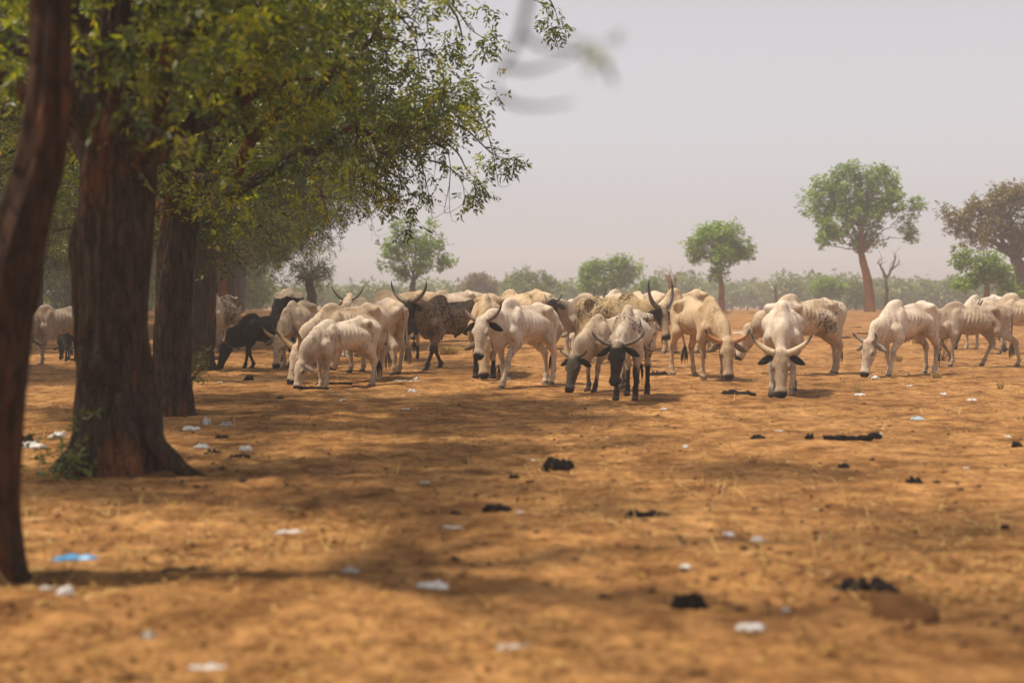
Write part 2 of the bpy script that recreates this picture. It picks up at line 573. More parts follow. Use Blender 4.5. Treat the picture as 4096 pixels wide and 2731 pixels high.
class CowRig:
    def __init__(self, pose='graze', neck_yaw=0, head_yaw=0, head_roll=0, gait=(0, 0, 0, 0), lift=(0, 0, 0, 0), calf=False, bull=False, thin=0.5, head_up=0.0, belly=0.0):
        """gait: hoof offsets fore/aft for (front left, front right, hind left, hind right); lift: metres the hoof is off the ground"""
        self.prims = []          # (tag, lo, hi, fn, k)
        self.gz = pose == 'graze'
        drop = 0.085 if self.gz else 0.02
        E, C = self.ell, self.cone
        hm = 1.0 if not calf else 0.55
        # trunk
        E('body', (0.12, 0, 0.965 - drop * .5), (0.53, 0.232, 0.250), 0)
        E('body', (0.42, 0, 0.96 - drop), (0.26, 0.175, 0.255), 0.07)
        E('body', (-0.18, 0, 0.948), (0.42, 0.272 + .03 * belly, 0.208 + .03 * belly), 0.08)
        E('body', (-0.30, 0, 1.09), (0.42, 0.13, 0.145), 0.06)
        E('body', (-0.57, 0, 1.08), (0.25, 0.185, 0.17), 0.07)
        C('body', (0.38, 0, 1.19 - drop), (-0.40, 0, 1.225), 0.045, 0.045, 0.06)
        C('body', (-0.40, 0, 1.225), (-0.80, 0, 1.165), 0.05, 0.04, 0.07)
        for s in (1, -1):
            C('body', (-0.42, s * 0.05, 1.215), (-0.43, s * 0.205, 1.18), 0.05, 0.042, 0.09)
            C('body', (-0.43, s * 0.21, 1.175), (-0.56, s * 0.18, 1.02), 0.04, 0.065, 0.10)
            E('body', (-0.775, s * 0.095, 1.085), (0.055, 0.035, 0.045), 0.06)
            E('body', (0.37, s * 0.135, 1.0 - drop), (0.105, 0.072, 0.26), 0.045, ry=-0.28)
            C('body', (0.30, s * 0.10, 1.15 - drop), (0.47, s * 0.165, 0.88 - drop), 0.030, 0.045, 0.045)
        # hump
        E('body', (0.37, 0, 1.24 - drop), (0.21 * (.6 + .4 * hm), 0.082, 0.12 * hm + .02), 0.08, ry=0.25)
        if bull: E('body', (0.33, 0, 1.29 - drop), (0.15, 0.075, 0.095), 0.08, ry=0.35)
        # brisket
        E('body', (0.60, 0, 0.76 - drop * .5), (0.13, 0.05, 0.16), 0.10)
        if not calf: E('body', (0.05, 0, 0.71), (0.22, 0.05, 0.05), 0.08)
        # udder or sheath
        if bull: C('body', (-0.16, 0, 0.73), (-0.05, 0, 0.61), 0.06, 0.024, 0.07)
        else: E('body', (-0.46, 0, 0.76), (0.12, 0.085, 0.08), 0.08)
        ls = 1.0
        self.hoofs = []
        # front legs
        for i, s in ((0, 1), (1, -1)):
            dx, lf = gait[i], lift[i]
            S = np.array([0.53, s * 0.145, 0.86 - drop * .6])
            El = np.array([0.41 + dx * 0.1, s * 0.165, 0.68 - drop * .4])
            hx = 0.44 + dx
            if lf > 0:
                K = np.array([0.52 + dx * 0.45, s * 0.135, 0.46 + lf * .4])
                Fe = np.array([K[0] - 0.16, s * 0.13, 0.22 + lf * .55]); H = np.array([Fe[0] - 0.05, s * 0.13, 0.08 + lf * .8])
            else:
                K = np.array([El[0] * .48 + hx * .52 + 0.015, s * 0.14, 0.385])
                Fe = np.array([hx - 0.005, s * 0.135, 0.125]); H = np.array([hx + 0.035, s * 0.135, 0.03])
            C('body', S, El, 0.10, 0.088, 0.05)
            E('body', (0.38, s * 0.15, 0.80 - drop * .5), (0.11, 0.07, 0.15), 0.05)
            C('leg', El, K + [0, 0, 0.06], 0.078, 0.042, 0.05)
            E('leg', K, (0.044, 0.046, 0.062), 0.04)
            C('leg', K - [0, 0, .03] if lf == 0 else K, Fe, 0.037, 0.031, 0.03)
            E('leg', Fe, (0.042, 0.040, 0.042), 0.03)
            C('leg', Fe, H, 0.034, 0.044, 0.03)
            self.hoof(H, lf)
        # hind legs
        for i, s in ((2, 1), (3, -1)):
            dx, lf = gait[i], lift[i]
            Hi = np.array([-0.55, s * 0.135, 1.0])
            St = np.array([-0.42 + dx * 0.22, s * 0.185, 0.74 + lf * .2])
            Hk = np.array([-0.70 + dx * 0.62, s * 0.145, 0.475 + lf * .5])
            Fe = np.array([-0.665 + dx * 0.98 - (0.10 if lf > 0 else 0), s * 0.145, 0.135 + lf * .9])
            H = np.array([-0.625 + dx - (0.12 if lf > 0 else 0), s * 0.145, 0.03 + lf])
            C('body', Hi, St, 0.155, 0.10, 0.05, ys=0.78)
            C('body', (-0.70, s * 0.115, 1.02), (-0.60 + dx * .3, s * 0.15, 0.70), 0.08, 0.06, 0.06)
            C('leg', St, Hk + [0.03, 0, 0.03], 0.082, 0.040, 0.06)
            C('leg', (-0.60 + dx * .3, s * 0.15, 0.70), Hk + [-0.03, 0, 0.04], 0.05, 0.022, 0.06)
            E('leg', Hk, (0.052, 0.038, 0.06), 0.04)
            C('leg', Hk, Fe, 0.040, 0.032, 0.04)
            E('leg', Fe, (0.043, 0.041, 0.043), 0.03)
            C('leg', Fe, H, 0.034, 0.044, 0.03)
            self.hoof(H, lf)
        # neck
        N0 = np.array([0.50, 0, 1.02 - drop])
        if pose == 'graze': poll = np.array([1.02, 0, 0.59 + head_up]); hd = nrm([0.36, 0, -1.0]); L = 0.50
        elif pose == 'mid': poll = np.array([1.08, 0, 1.02 + head_up]); hd = nrm([0.38, 0, -0.92]); L = 0.50
        elif pose == 'half': poll = np.array([1.08, 0, 0.80 + head_up]); hd = nrm([0.45, 0, -0.90]); L = 0.50
        elif pose == 'low': poll = np.array([1.10, 0, 0.98]); hd = nrm([0.75, 0, -0.72]); L = 0.50
        else: poll = np.array([0.98, 0, 1.26 + head_up]); hd = nrm([0.62, 0, -0.80]); L = 0.50
        if calf: L = 0.42
        if calf and pose == 'graze': poll = np.array([1.00, 0, 0.47])
        ny = R(neck_yaw)
        def about(p, a):
            return N0 + rotz(a) @ (np.asarray(p) - N0)
        poll_y = about(poll, ny)
        mid0 = N0 * 0.5 + poll * 0.5 + np.array([0.03, 0, 0.055 if self.gz else 0.01])
        mid = about(mid0, ny * 0.62)
        self.N0, self.poll = N0, poll_y
        hx_ = rotz(ny + R(head_yaw)) @ hd
        hy_ = nrm(np.cross([0, 0, 1], hx_)); hz_ = np.cross(hx_, hy_)
        if head_roll:
            a = R(head_roll); hy2 = hy_ * math.cos(a) + hz_ * math.sin(a); hz_ = np.cross(hx_, hy2); hy_ = hy2
        self.H = np.stack([hx_, hy_, hz_], 1)       # columns
        self.L = L
        nd = rotz(ny * .7)[:, 1]
        C('neck', N0 + [0.0, 0, 0.0], mid, 0.225, 0.150, 0.06, ys=0.58, yaxis=nd)
        C('neck', N0 + [0.0, 0, -0.16], mid + [0, 0, -0.05], 0.17, 0.13, 0.06, ys=0.6, yaxis=nd)
        C('neck', mid, poll_y - hx_ * 0.01 - hz_ * .045, 0.155, 0.100, 0.09, ys=0.66, yaxis=nd)
        # dewlap
        thr = poll_y + self.H @ np.array([0.10, 0, -0.15])
        C('neck', N0 + [0.09, 0, -0.33], thr * .55 + mid * .45 + [0, 0, -0.10], 0.06, 0.025, 0.10, ys=0.45, yaxis=nd)
        # head
        self.hs = 1.12 if not calf else 1.02
        HE, HC = self.hell, self.hcone
        q = L / 0.50
        HE((0.075 * q, 0, -0.040), (0.135 * q, 0.098, 0.105), 0.06)
        HC((0.10 * q, 0, -0.035), (0.40 * q, 0, -0.050), 0.098, 0.062, 0.035, ys=0.94)
        HE((0.452 * q, 0, -0.055), (0.066, 0.078, 0.060), 0.045)
        HC((0.10 * q, 0, -0.125), (0.40 * q, 0, -0.095), 0.075, 0.036, 0.05, ys=0.62)
        HE((0.46 * q, 0, -0.105), (0.045, 0.04, 0.026), 0.03)
        HE((-0.005, 0, 0.015), (0.05, 0.085, 0.05), 0.05)
        for s in (1, -1):
            HE((0.150 * q, s * 0.086, -0.002), (0.048, 0.028, 0.030), 0.025)
            HE((0.505 * q, s * 0.036, -0.035), (0.022, 0.018, 0.018), 0.02)
        self.thin = thin
        self.seed = 0.0
        self.q = q

    def add(self, tagname, lo, hi, fn, k): self.prims.append((tagname, np.asarray(lo), np.asarray(hi), fn, k))
    def ell(self, tg, c, r, k, ry=0.0, M3=None):
        c = np.asarray(c, float); r = np.asarray(r, float)
        if M3 is None:
            a = ry; M3 = np.array([[math.cos(a), 0, math.sin(a)], [0, 1, 0], [-math.sin(a), 0, math.cos(a)]])
        ext = np.sqrt((M3 ** 2) @ (r ** 2))
        def fn(X, Y, Z):
            x, y, z = X - c[0], Y - c[1], Z - c[2]
            u = (M3[0, 0] * x + M3[1, 0] * y + M3[2, 0] * z) / r[0]
            v = (M3[0, 1] * x + M3[1, 1] * y + M3[2, 1] * z) / r[1]
            w = (M3[0, 2] * x + M3[1, 2] * y + M3[2, 2] * z) / r[2]
            k0 = np.sqrt(u * u + v * v + w * w) + 1e-6
            k1 = np.sqrt((u / r[0]) ** 2 + (v / r[1]) ** 2 + (w / r[2]) ** 2) + 1e-6
            return k0 * (k0 - 1) / k1
        self.add(tg, c - ext, c + ext, fn, k)
    def cone(self, tg, a, b, ra, rb, k, ys=1.0, yaxis=None):
        a = np.asarray(a, float); b = np.asarray(b, float)
        ab = b - a; L2 = ab @ ab + 1e-9
        yv = np.array([0, 1.0, 0]) if yaxis is None else np.asarray(yaxis, float)
        iy = 1.0 / ys
        def fn(X, Y, Z):
            x, y, z = X - a[0], Y - a[1], Z - a[2]
            t = np.clip((x * ab[0] + y * ab[1] + z * ab[2]) / L2, 0, 1)
            x = x - t * ab[0]; y = y - t * ab[1]; z = z - t * ab[2]
            if ys != 1.0:
                l = x * yv[0] + y * yv[1] + z * yv[2]
                g = l * (iy - 1)
                x = x + g * yv[0]; y = y + g * yv[1]; z = z + g * yv[2]
                return (np.sqrt(x * x + y * y + z * z) - (ra + t * (rb - ra))) * (0.5 + 0.5 * ys)
            return np.sqrt(x * x + y * y + z * z) - (ra + t * (rb - ra))
        r = max(ra, rb)
        self.add(tg, np.minimum(a, b) - r, np.maximum(a, b) + r, fn, k)
    def hell(self, c, r, k): self.ell('head', self.poll + self.H @ np.asarray(c, float) * self.hs, np.asarray(r) * self.hs, k, M3=self.H)
    def hcone(self, a, b, ra, rb, k, ys=1.0):
        self.cone('head', self.poll + self.H @ np.asarray(a, float) * self.hs, self.poll + self.H @ np.asarray(b, float) * self.hs, ra * self.hs, rb * self.hs, k, ys, self.H[:, 1])
    def hoof(self, H, lf):
        self.hoofs.append(np.array(H))
        self.cone('leg', H + [-0.005, 0, 0.012], H + [0.02, 0, -0.012], 0.046, 0.052, 0.015)

    def mesh(self, h=0.018):
        lo = np.min([p[1] for p in self.prims], 0) - 0.06
        hi = np.max([p[2] for p in self.prims], 0) + 0.06
        F = Field(lo, hi, h)
        for tg, a, b, fn, k in self.prims: F.apply(a, b, fn, k)
        X = F.ax[0][:, None, None]; Y = F.ax[1][None, :, None]; Z = F.ax[2][None, None, :]
        # ribs, flank hollow
        m = sstep(-0.30, -0.12, X) * (1 - sstep(0.16, 0.30, X)) * sstep(0.70, 0.80, Z) * (1 - sstep(1.08, 1.18, Z)) * sstep(0.10, 0.15, np.abs(Y))
        ph = 2 * np.pi * (X + 0.28 * (Z - 0.9)) / 0.082
        F.d += ((0.003 + 0.006 * self.thin) * m * np.sin(ph)).astype(np.float32)
        fl = np.exp(-(((X + 0.33) / 0.13) ** 2 + ((Z - 1.06) / 0.10) ** 2)) * sstep(0.06, 0.16, np.abs(Y))
        F.d += ((0.012 + 0.016 * self.thin) * fl).astype(np.float32)
        nk = np.exp(-((X - 0.62) / 0.16) ** 2) * sstep(0.62, 0.75, Z) * (1 - sstep(1.05, 1.2, Z))
        F.d += (0.008 * nk * np.sin(X * 62 + 9 * Z + 3 * np.abs(Y))).astype(np.float32)
        F.d += (0.014 * (np.sin(X * 9.1 + 1.3 + self.seed) * np.sin(Z * 10.7 + self.seed * 2) * np.cos(Y * 8.0)) * sstep(0.5, 0.7, Z)).astype(np.float32)
        # soles stand flat
        F.d = np.maximum(F.d, np.broadcast_to(0.0 - Z, F.d.shape).astype(np.float32))
        V, Q = surface_nets(F.d, F.lo, h)
        V[:, 2] = np.maximum(V[:, 2], 0.0)
        return V, Q

    def dist(self, V, tg):
        d = np.full(len(V), 9.0)
        for t, a, b, fn, k in self.prims:
            if t == tg: d = np.minimum(d, fn(V[:, 0], V[:, 1], V[:, 2]))
        return d

HORNMESH = {}
def c3(*a): return np.array(a, float)
CREAM = c3(0.66, 0.555, 0.43); WHITE = c3(0.76, 0.675, 0.575); TANW = c3(0.53, 0.415, 0.28); GREYW = c3(0.42, 0.355, 0.285)
BLACK = c3(0.017, 0.013, 0.011); DKBR = c3(0.05, 0.034, 0.024)

def make_cow(name, label, px, py, yaw, s, rig, base=CREAM, head=None, ears=None, legs=None, legz=0.42, spots=None, horn=None, horncol=None, tail=(0.0, 0.0), extra=None, seed=1, group='herd of zebu cattle', cat='cow', res=0.0165, saddle=None):
    p = G(px, py)
    yaw = yaw - math.degrees(math.atan2(p[0], p[1]))      # yaw is given against the line of sight
    root = empty(name, (p[0], p[1], float(ground_z(p[0], p[1])) - 0.012), R(yaw), s)
    tag(root, label, cat, group)
    rg = CowRig(**rig)
    rg.seed = seed * 0.7
    V, Q = rg.mesh(res)
    n = len(V)
    dh = rg.dist(V, 'head'); dn = np.minimum(rg.dist(V, 'neck'), rg.dist(V, 'body')); dl = rg.dist(V, 'leg')
    loc = (V - rg.poll) @ rg.H / rg.hs
    nz = VNZ.f3(V * 7 + seed * 3.1, 3) - 0.5
    nb = VNZ.f3(V * 3 + seed * 1.7, 3) - 0.5
    col = np.tile(base, (n, 1))
    # dusty lower parts, warm flanks
    w = np.clip(0.60 - (V[:, 2] - 0.25) * 0.8 + nb * 1.6, 0, 1)[:, None] * 0.55
    if base.mean() > 0.2: col = col * (1 - w) + c3(0.30, 0.20, 0.115) * w
    if saddle is not None:
        col = np.where((V[:, 2] + nz * 0.10 > saddle[1])[:, None], saddle[0], col)
    def blend(mask, c):
        nonlocal col
        m = np.clip(mask, 0, 1)[:, None]; col = col * (1 - m) + np.asarray(c) * m
    headm = np.clip((dn - dh) * 22 + 0.3 + nz * 1.2 + np.clip(loc[:, 0] - 0.06, -1, 0.2) * 6, 0, 1) * (loc[:, 0] > -0.06)
    if head is not None: blend(headm, head)
    if legs is not None: blend(np.clip((legz - V[:, 2] + nz * 0.25) * 12, 0, 1) * (dl < 0.03), legs)
    kn = np.exp(-((V[:, 2] - 0.40) / 0.05) ** 2) * (V[:, 0] > 0.2) * (dl < 0.02)
    blend(kn * 0.35, c3(0.12, 0.08, 0.06))
    # muzzle, eye rims, hooves
    blend(np.clip((loc[:, 0] - 0.435 * rg.q + nz * 0.03 - np.clip(-loc[:, 2] - .07, 0, .1) * .5) * 40, 0, 1) * (dh < 0.02), c3(0.02, 0.016, 0.015))
    for sd in (1, -1):
        e = np.linalg.norm(loc - np.array([0.165 * rg.q, sd * 0.095, -0.012]), axis=1)
        blend(np.clip((0.05 - e) * 26, 0, 0.8), c3(0.05, 0.035, 0.03))
    hoofm = np.zeros(n)
    for hf in rg.hoofs:
        hd = np.linalg.norm(V - hf, axis=1)
        hoofm = np.maximum(hoofm, np.clip((0.075 - hd) * 60, 0, 1) * (V[:, 2] < hf[2] + 0.028))
    blend(hoofm * 0.9, c3(0.055, 0.042, 0.034))
    spot = np.zeros(n)
    if spots is not None: spot = np.clip(spots(V, loc, headm, nb), 0, 1)
    if extra is not None: col = extra(V, loc, headm, nz, col)
    mb = MB()
    mb.add(V, Q, coat=col, spot=spot)
    # ears
    ec = ears if ears is not None else (head if head is not None else base * 0.38)
    for sd in (1, -1):
        L_ = 0.19; nA = 9
        t = np.linspace(0, 1, nA)
        axis = np.stack([0.02 + 0.05 * t + 0.02 * t * t, sd * (0.085 + L_ * t), -0.015 - 0.045 * t - .03 * t * t], 1)
        wd = 0.052 * np.sin(np.pi * np.clip(t * 0.9 + 0.09, 0, 1)) ** 0.8 + 0.006
        ang = np.linspace(0, 2 * np.pi, 10, endpoint=False)
        ring = axis[:, None] + np.stack([np.cos(ang)[None] * wd[:, None] * 0.9 + 0 * wd[:, None], 0 * ang[None] + 0 * wd[:, None], np.sin(ang)[None] * 0.010 + np.cos(ang)[None] ** 2 * wd[:, None] * -0.45], -1)
        VV = rg.poll + ring.reshape(-1, 3) @ rg.H.T * rg.hs
        i = np.arange(nA - 1)[:, None] * 10; j = np.arange(10)[None]; k = (j + 1) % 10
        q4 = np.stack([i + j, i + k, i + 10 + k, i + 10 + j], -1).reshape(-1, 4)
        tip = np.stack([np.full(8, (nA - 1) * 10), (nA - 1) * 10 + np.arange(1, 9), (nA - 1) * 10 + np.arange(2, 10)], -1)
        mb.add(VV, [q4, tip], coat=ec, spot=0.0)
    # tail
    sw, bk = tail
    pts = np.array([[-0.79, 0, 1.155], [-0.855, sw * .1, 1.09], [-0.86 - bk * .3, sw * .3, 0.95], [-0.85 - bk * .6, sw * .55, 0.75], [-0.84 - bk * .9, sw * .85, 0.56], [-0.845 - bk, sw * 1.0, 0.46]])
    tt = np.linspace(0, 1, 22); ti = np.linspace(0, 1, 6)
    pts = np.stack([np.interp(tt, ti, pts[:, i]) for i in range(3)], 1)
    mb.tube(pts, np.interp(tt, [0, .15, 1], [0.045, 0.026, 0.016]), 8, coat=np.tile(base * 0.85, (22 * 8 + 2, 1)), spot=0.0)
    rs = np.random.RandomState(seed)
    tc = legs if legs is not None else (DKBR if base.mean() < 0.3 or seed % 2 else base * 0.45)
    for q in range(16):
        a = rs.rand() * 6.28; r = 0.012 + 0.02 * rs.rand()
        p0 = pts[-1] + [r * .4 * math.cos(a), r * .4 * math.sin(a), 0.05 * rs.rand()]
        p2 = pts[-1] + [2.0 * r * math.cos(a), 2.0 * r * math.sin(a), -0.20 - 0.12 * rs.rand()]
        pm = (p0 + p2) / 2 + [1.6 * r * math.cos(a), 1.6 * r * math.sin(a), 0]
        mb.tube(bez(p0, pm, p2, 5), [0.010, 0.012, 0.010, 0.007, 0.002], 4, coat=np.tile(tc, (22, 1)), spot=0.0)
    mb.build('body', M['coat'], root)
    # eyes
    for sd in (1, -1):
        c = rg.poll + rg.H @ np.array([0.160 * rg.q, sd * 0.096, -0.004]) * rg.hs
        o = obj('eye', EYEMESH, root, c)
    # horns
    if horn is not None:
        lat, up, fwd, r0 = horn[:4]; curl = horn[4] if len(horn) > 4 else 1.0
        asym = horn[5] if len(horn) > 5 else 1.0
        hc = np.asarray(horncol[0] if horncol else (0.30, 0.235, 0.16)); ht = np.asarray(horncol[1] if horncol else (0.025, 0.02, 0.018))
        for sd in (1, -1):
            kk = asym if sd > 0 else 1.0
            b0 = np.array([-0.005, sd * 0.062, 0.012]) * rg.hs
            b2 = b0 + np.array([-up * kk, sd * lat * kk, fwd])
            b1 = b0 + np.array([-up * 0.18 * kk, sd * lat * 0.95 * curl * kk, fwd * 0.4 - .03])
            c = bez(b0, b1, b2, 14)
            tt = np.linspace(0, 1, 14)
            c[:, 0] += -0.02 * np.sin(tt * np.pi)
            pts = rg.poll + c @ rg.H.T
            rad = r0 * (1 - tt ** 1.3) ** 0.8 + 0.004
            cc = hc[None] * (1 - sstep(0.5, 0.85, tt))[:, None] + ht[None] * sstep(0.5, 0.85, tt)[:, None]
            hb = MB()
            hb.tube(pts, rad, 10, coat=np.vstack([np.repeat(cc, 10, 0), cc[:1], cc[-1:]]))
            hb.build('horn', M['horn'], root)
    return root

def _eye():
    u = np.linspace(0, np.pi, 7); v = np.linspace(0, 2 * np.pi, 10, endpoint=False)
    V = np.array([[math.sin(a) * math.cos(b), math.sin(a) * math.sin(b), math.cos(a)] for a in u for b in v]) * 0.021
    i = np.arange(6)[:, None] * 10; j = np.arange(10)[None]; k = (j + 1) % 10
    return mesh_np('eye', V, np.stack([i + j, i + 10 + j, i + 10 + k, i + k], -1).reshape(-1, 4), M['eye'])
EYEMESH = _eye()
# ------------------------------------------------------------------ the herd
def flank(k, z0=0.55, x0=-1, x1=0.7):
    return lambda V, loc, hm, nb: k * (0.75 + 1.2 * nb) * sstep(z0 - .1, z0 + .12, V[:, 2]) * sstep(x0 - .05, x0 + .12, V[:, 0]) * (1 - sstep(x1 - .28, x1 + .05, V[:, 0]))
def speck(k):
    return lambda V, loc, hm, nb: k * np.clip(0.6 + 2.5 * nb, 0, 1) * (V[:, 2] > 0.3)
def masked_face(V, loc, hm, nz, col):
    m = np.clip((np.abs(loc[:, 1]) + nz * 0.10 - 0.055) * 40, 0, 1) * hm
    return col * (1 - m[:, None]) + BLACK * m[:, None]
def piebald(V, loc, hm, nz, col):
    m = np.clip((VNZ.f3(V * 2.2 + 5, 2) - 0.46) * 30, 0, 1)[:, None]
    return col * (1 - m) + c3(0.55, 0.46, 0.36) * m
GOLD = ((0.36, 0.25, 0.12), (0.06, 0.04, 0.03)); DARKH = ((0.10, 0.08, 0.065), (0.02, 0.016, 0.014))
PALEH = ((0.58, 0.47, 0.32), (0.03, 0.025, 0.02)); ORAN = ((0.42, 0.19, 0.07), (0.025, 0.018, 0.014))
GREYH = ((0.28, 0.24, 0.21), (0.09, 0.07, 0.065))

make_cow('zebu_cow', 'dusty cream cow grazing left of the thick foreground trunk', 240, 1448, 214, 0.92, dict(pose='graze', neck_yaw=28, thin=.8, gait=(.1, -.1, .08, -.1)), base=GREYW * 1.02, horn=(.05, .08, .02, .02), horncol=DARKH, seed=1)
make_cow('calf', 'black calf standing behind the cow left of the foreground trunk', 268, 1436, 100, 0.62, dict(pose='graze', calf=True), base=BLACK, seed=2, cat='calf', res=.022)
make_cow('zebu_cow', 'white cow with dense black flecked flanks standing beside the avenue trunks', 884, 1410, 246, 1.0, dict(pose='up', neck_yaw=-30, gait=(0, .08, 0, .1)), base=GREYW * 1.15, ears=BLACK, legs=c3(.16, .13, .11), legz=.3, spots=flank(1.5, .58, -.85, .55), horn=(.1, .12, .05, .03), horncol=DARKH, seed=3)
make_cow('calf', 'small pale calf half hidden behind the flecked cow by the avenue', 862, 1392, 262, 0.6, dict(pose='graze', calf=True), base=CREAM, seed=4, cat='calf', res=.022)
make_cow('zebu_bull', 'all black young bull grazing beside the avenue of trees', 1058, 1466, 207, 0.80, dict(pose='graze', bull=True, gait=(.12, -.22, .05, -.1)), base=BLACK, legs=BLACK, horn=(.05, .05, .02, .018), horncol=DARKH, seed=5, cat='bull', tail=(.1, .05))
make_cow('zebu_cow', 'black cow with cream saddle along its back behind the black bull', 1146, 1440, 96, 1.12, dict(pose='graze', thin=.9), base=BLACK, legs=BLACK, saddle=(c3(.60, .50, .38), 1.145), seed=6)
make_cow('zebu_cow', 'thin white cow grazing towards the camera beside the black bull', 1190, 1460, 252, 0.98, dict(pose='graze', thin=1.2, gait=(.12, -.05, 0, 0), neck_yaw=-4), base=CREAM, horn=(.25, .22, .12, .036), horncol=GOLD, seed=7)
make_cow('zebu_cow', 'large white cow with golden horns grazing directly behind the white calf', 1392, 1517, 220, 1.0, dict(pose='graze', thin=.8, gait=(.15, -.1, .12, -.12)), base=CREAM, horn=(.20, .22, .36, .045), horncol=GOLD, seed=8)
make_cow('calf', 'white calf grazing in front of the golden-horned cow', 1372, 1541, 219, 0.83, dict(pose='graze', calf=True, neck_yaw=6, gait=(.05, -.04, .1, -.2), thin=.6), base=WHITE, seed=9, cat='calf')
make_cow('zebu_cow', 'cream cow turned away left with rump towards the spotted bull', 1492, 1490, 128, 1.02, dict(pose='graze', thin=1.0, gait=(0, 0, -.1, .12)), base=CREAM, horn=(.25, .25, .05, .04), seed=10, tail=(-.12, -.05))
make_cow('zebu_cow', 'long-backed cream cow grazing farther back behind the spotted bull horns', 1605, 1404, 168, 1.10, dict(pose='graze', thin=.9), base=TANW * 1.1, horn=(.2, .2, .1, .035), seed=11, res=.022)
make_cow('zebu_cow', 'pale cow with upright dark horns showing over the golden-horned cow', 1405, 1426, 266, 1.0, dict(pose='up', head_up=-.06), base=CREAM, horn=(.27, .27, .16, .026, .8), horncol=DARKH, seed=12, res=.022)
make_cow('zebu_bull', 'black-faced bull with brown and black mottled coat walking left', 1812, 1473, 217, 1.0, dict(pose='up', bull=True, thin=.5, head_up=-.02, gait=(.24, -.26, .12, -.12), lift=(0, 0, .05, 0), head_yaw=12), base=c3(.27, .20, .13), head=BLACK, ears=BLACK, legs=c3(.05, .04, .035), legz=.5, spots=flank(1.25, .56, -.85, .98), horn=(.36, .30, .24, .042, 1.05), horncol=((.16, .12, .09), (.05, .035, .03)), seed=13, cat='bull')
make_cow('zebu_cow', 'small black and white patched cow grazing behind the mottled bull', 1622, 1444, 255, 0.80, dict(pose='graze'), base=BLACK, legs=BLACK, extra=piebald, ears=BLACK, seed=14, res=.022)
make_cow('zebu_cow', 'far cream cow seen over the back of the mottled walking bull', 1815, 1366, 204, 1.03, dict(pose='graze', thin=1.2), base=CREAM, seed=15, res=.024)
make_cow('zebu_cow', 'bony cream cow grazing between the mottled bull and the black-eared cow', 1950, 1502, 264, 1.07, dict(pose='graze', thin=1.3, neck_yaw=6), base=TANW * 1.15, legs=BLACK, legz=.32, horn=(.06, .08, .03, .025), horncol=DARKH, seed=16)
make_cow('zebu_cow', 'white cow with black ears walking left with its head raised', 2092, 1540, 236, 0.98, dict(pose='mid', thin=.4, gait=(.30, -.12, .05, -.22), head_yaw=14), base=WHITE, ears=BLACK, horn=(.24, .28, .10, .032), horncol=((.22, .15, .11), (.05, .035, .03)), seed=17)
make_cow('zebu_cow', 'far cream cow showing its ribbed rump above the black-eared cow', 2088, 1398, 140, 1.08, dict(pose='graze', thin=1.6), base=TANW * 1.15, seed=18, res=.022)
make_cow('zebu_bull', 'grey white bull with a black face and tall hump looking at camera', 2388, 1440, 194, 0.96, dict(pose='up', bull=True, head_yaw=48, thin=.5, head_up=-.02, gait=(.05, -.1, 0, .1)), base=GREYW * .95, head=BLACK, ears=BLACK, horn=(.14, .16, .05, .022), horncol=DARKH, seed=19, cat='bull')
make_cow('zebu_cow', 'far white cow seen level behind the hump of the black-faced bull', 2405, 1398, 178, 1.05, dict(pose='graze'), base=CREAM, seed=20, res=.024)
make_cow('zebu_cow', 'far white cow with one dark horn behind the mottled long-horned bull', 2500, 1394, 232, 1.07, dict(pose='up', head_up=-.2), base=WHITE * .95, horn=(.1, .3, .1, .03), horncol=DARKH, seed=21, res=.024)
make_cow('zebu_cow', 'far white cow turned away behind the tall lyre horns', 2580, 1400, 118, 1.10, dict(pose='graze', thin=.9), base=CREAM, seed=22, res=.024)
make_cow('zebu_bull', 'bull with tall dark lyre horns and cream and black masked face', 2452, 1460, 322, 1.03, dict(pose='mid', thin=.8, head_yaw=-18, head_up=.03, neck_yaw=4), base=c3(.45, .35, .20), head=c3(.42, .33, .22), ears=BLACK, extra=masked_face, spots=flank(1.15, .8), horn=(.19, .52, .16, .046, 1.5), horncol=((.13, .105, .09), (.03, .024, .02)), seed=23, cat='bull')
make_cow('zebu_cow', 'front white cow with black head and black legs facing the camera', 2524, 1592, 261, 0.89, dict(pose='half', thin=.4, neck_yaw=-2, gait=(0, .05, 0, .1), belly=.6), base=WHITE * .92, head=BLACK, ears=BLACK, legs=BLACK, legz=.48, spots=speck(1.2), horn=(.31, .20, .05, .028, .9), horncol=((.12, .09, .075), (.03, .025, .02)), seed=24)
make_cow('zebu_cow', 'white cow with smoky grey face grazing left behind the black-headed cow', 2434, 1560, 236, 0.84, dict(pose='graze', thin=.5, gait=(.15, -.05, 0, 0)), base=CREAM, head=c3(.13, .11, .09), ears=BLACK, legs=c3(.06, .05, .045), legz=.3, horn=(.20, .12, .06, .022), horncol=DARKH, seed=25)
make_cow('zebu_cow', 'pinkish white cow grazing under the neck of the black-faced bull', 2292, 1424, 272, 0.95, dict(pose='graze'), base=WHITE, horn=(.14, .10, .04, .028), horncol=((.4, .3, .2), (.3, .22, .15)), seed=26, res=.022)
make_cow('zebu_cow', 'tan white cow with orange horns grazing in open ground to the right', 2800, 1508, 296, 1.03, dict(pose='graze', thin=1.0, neck_yaw=-4, head_yaw=-14, gait=(.1, -.08, .12, -.1)), base=TANW * 1.15, horn=(.27, .20, .06, .040), horncol=ORAN, seed=27, tail=(.22, .18))
make_cow('zebu_bull', 'tall bony bull with a pale back behind the orange-horned cow', 2735, 1408, 232, 1.13, dict(pose='graze', bull=True, thin=1.7), base=TANW * 1.2, seed=28, cat='bull', res=.02)
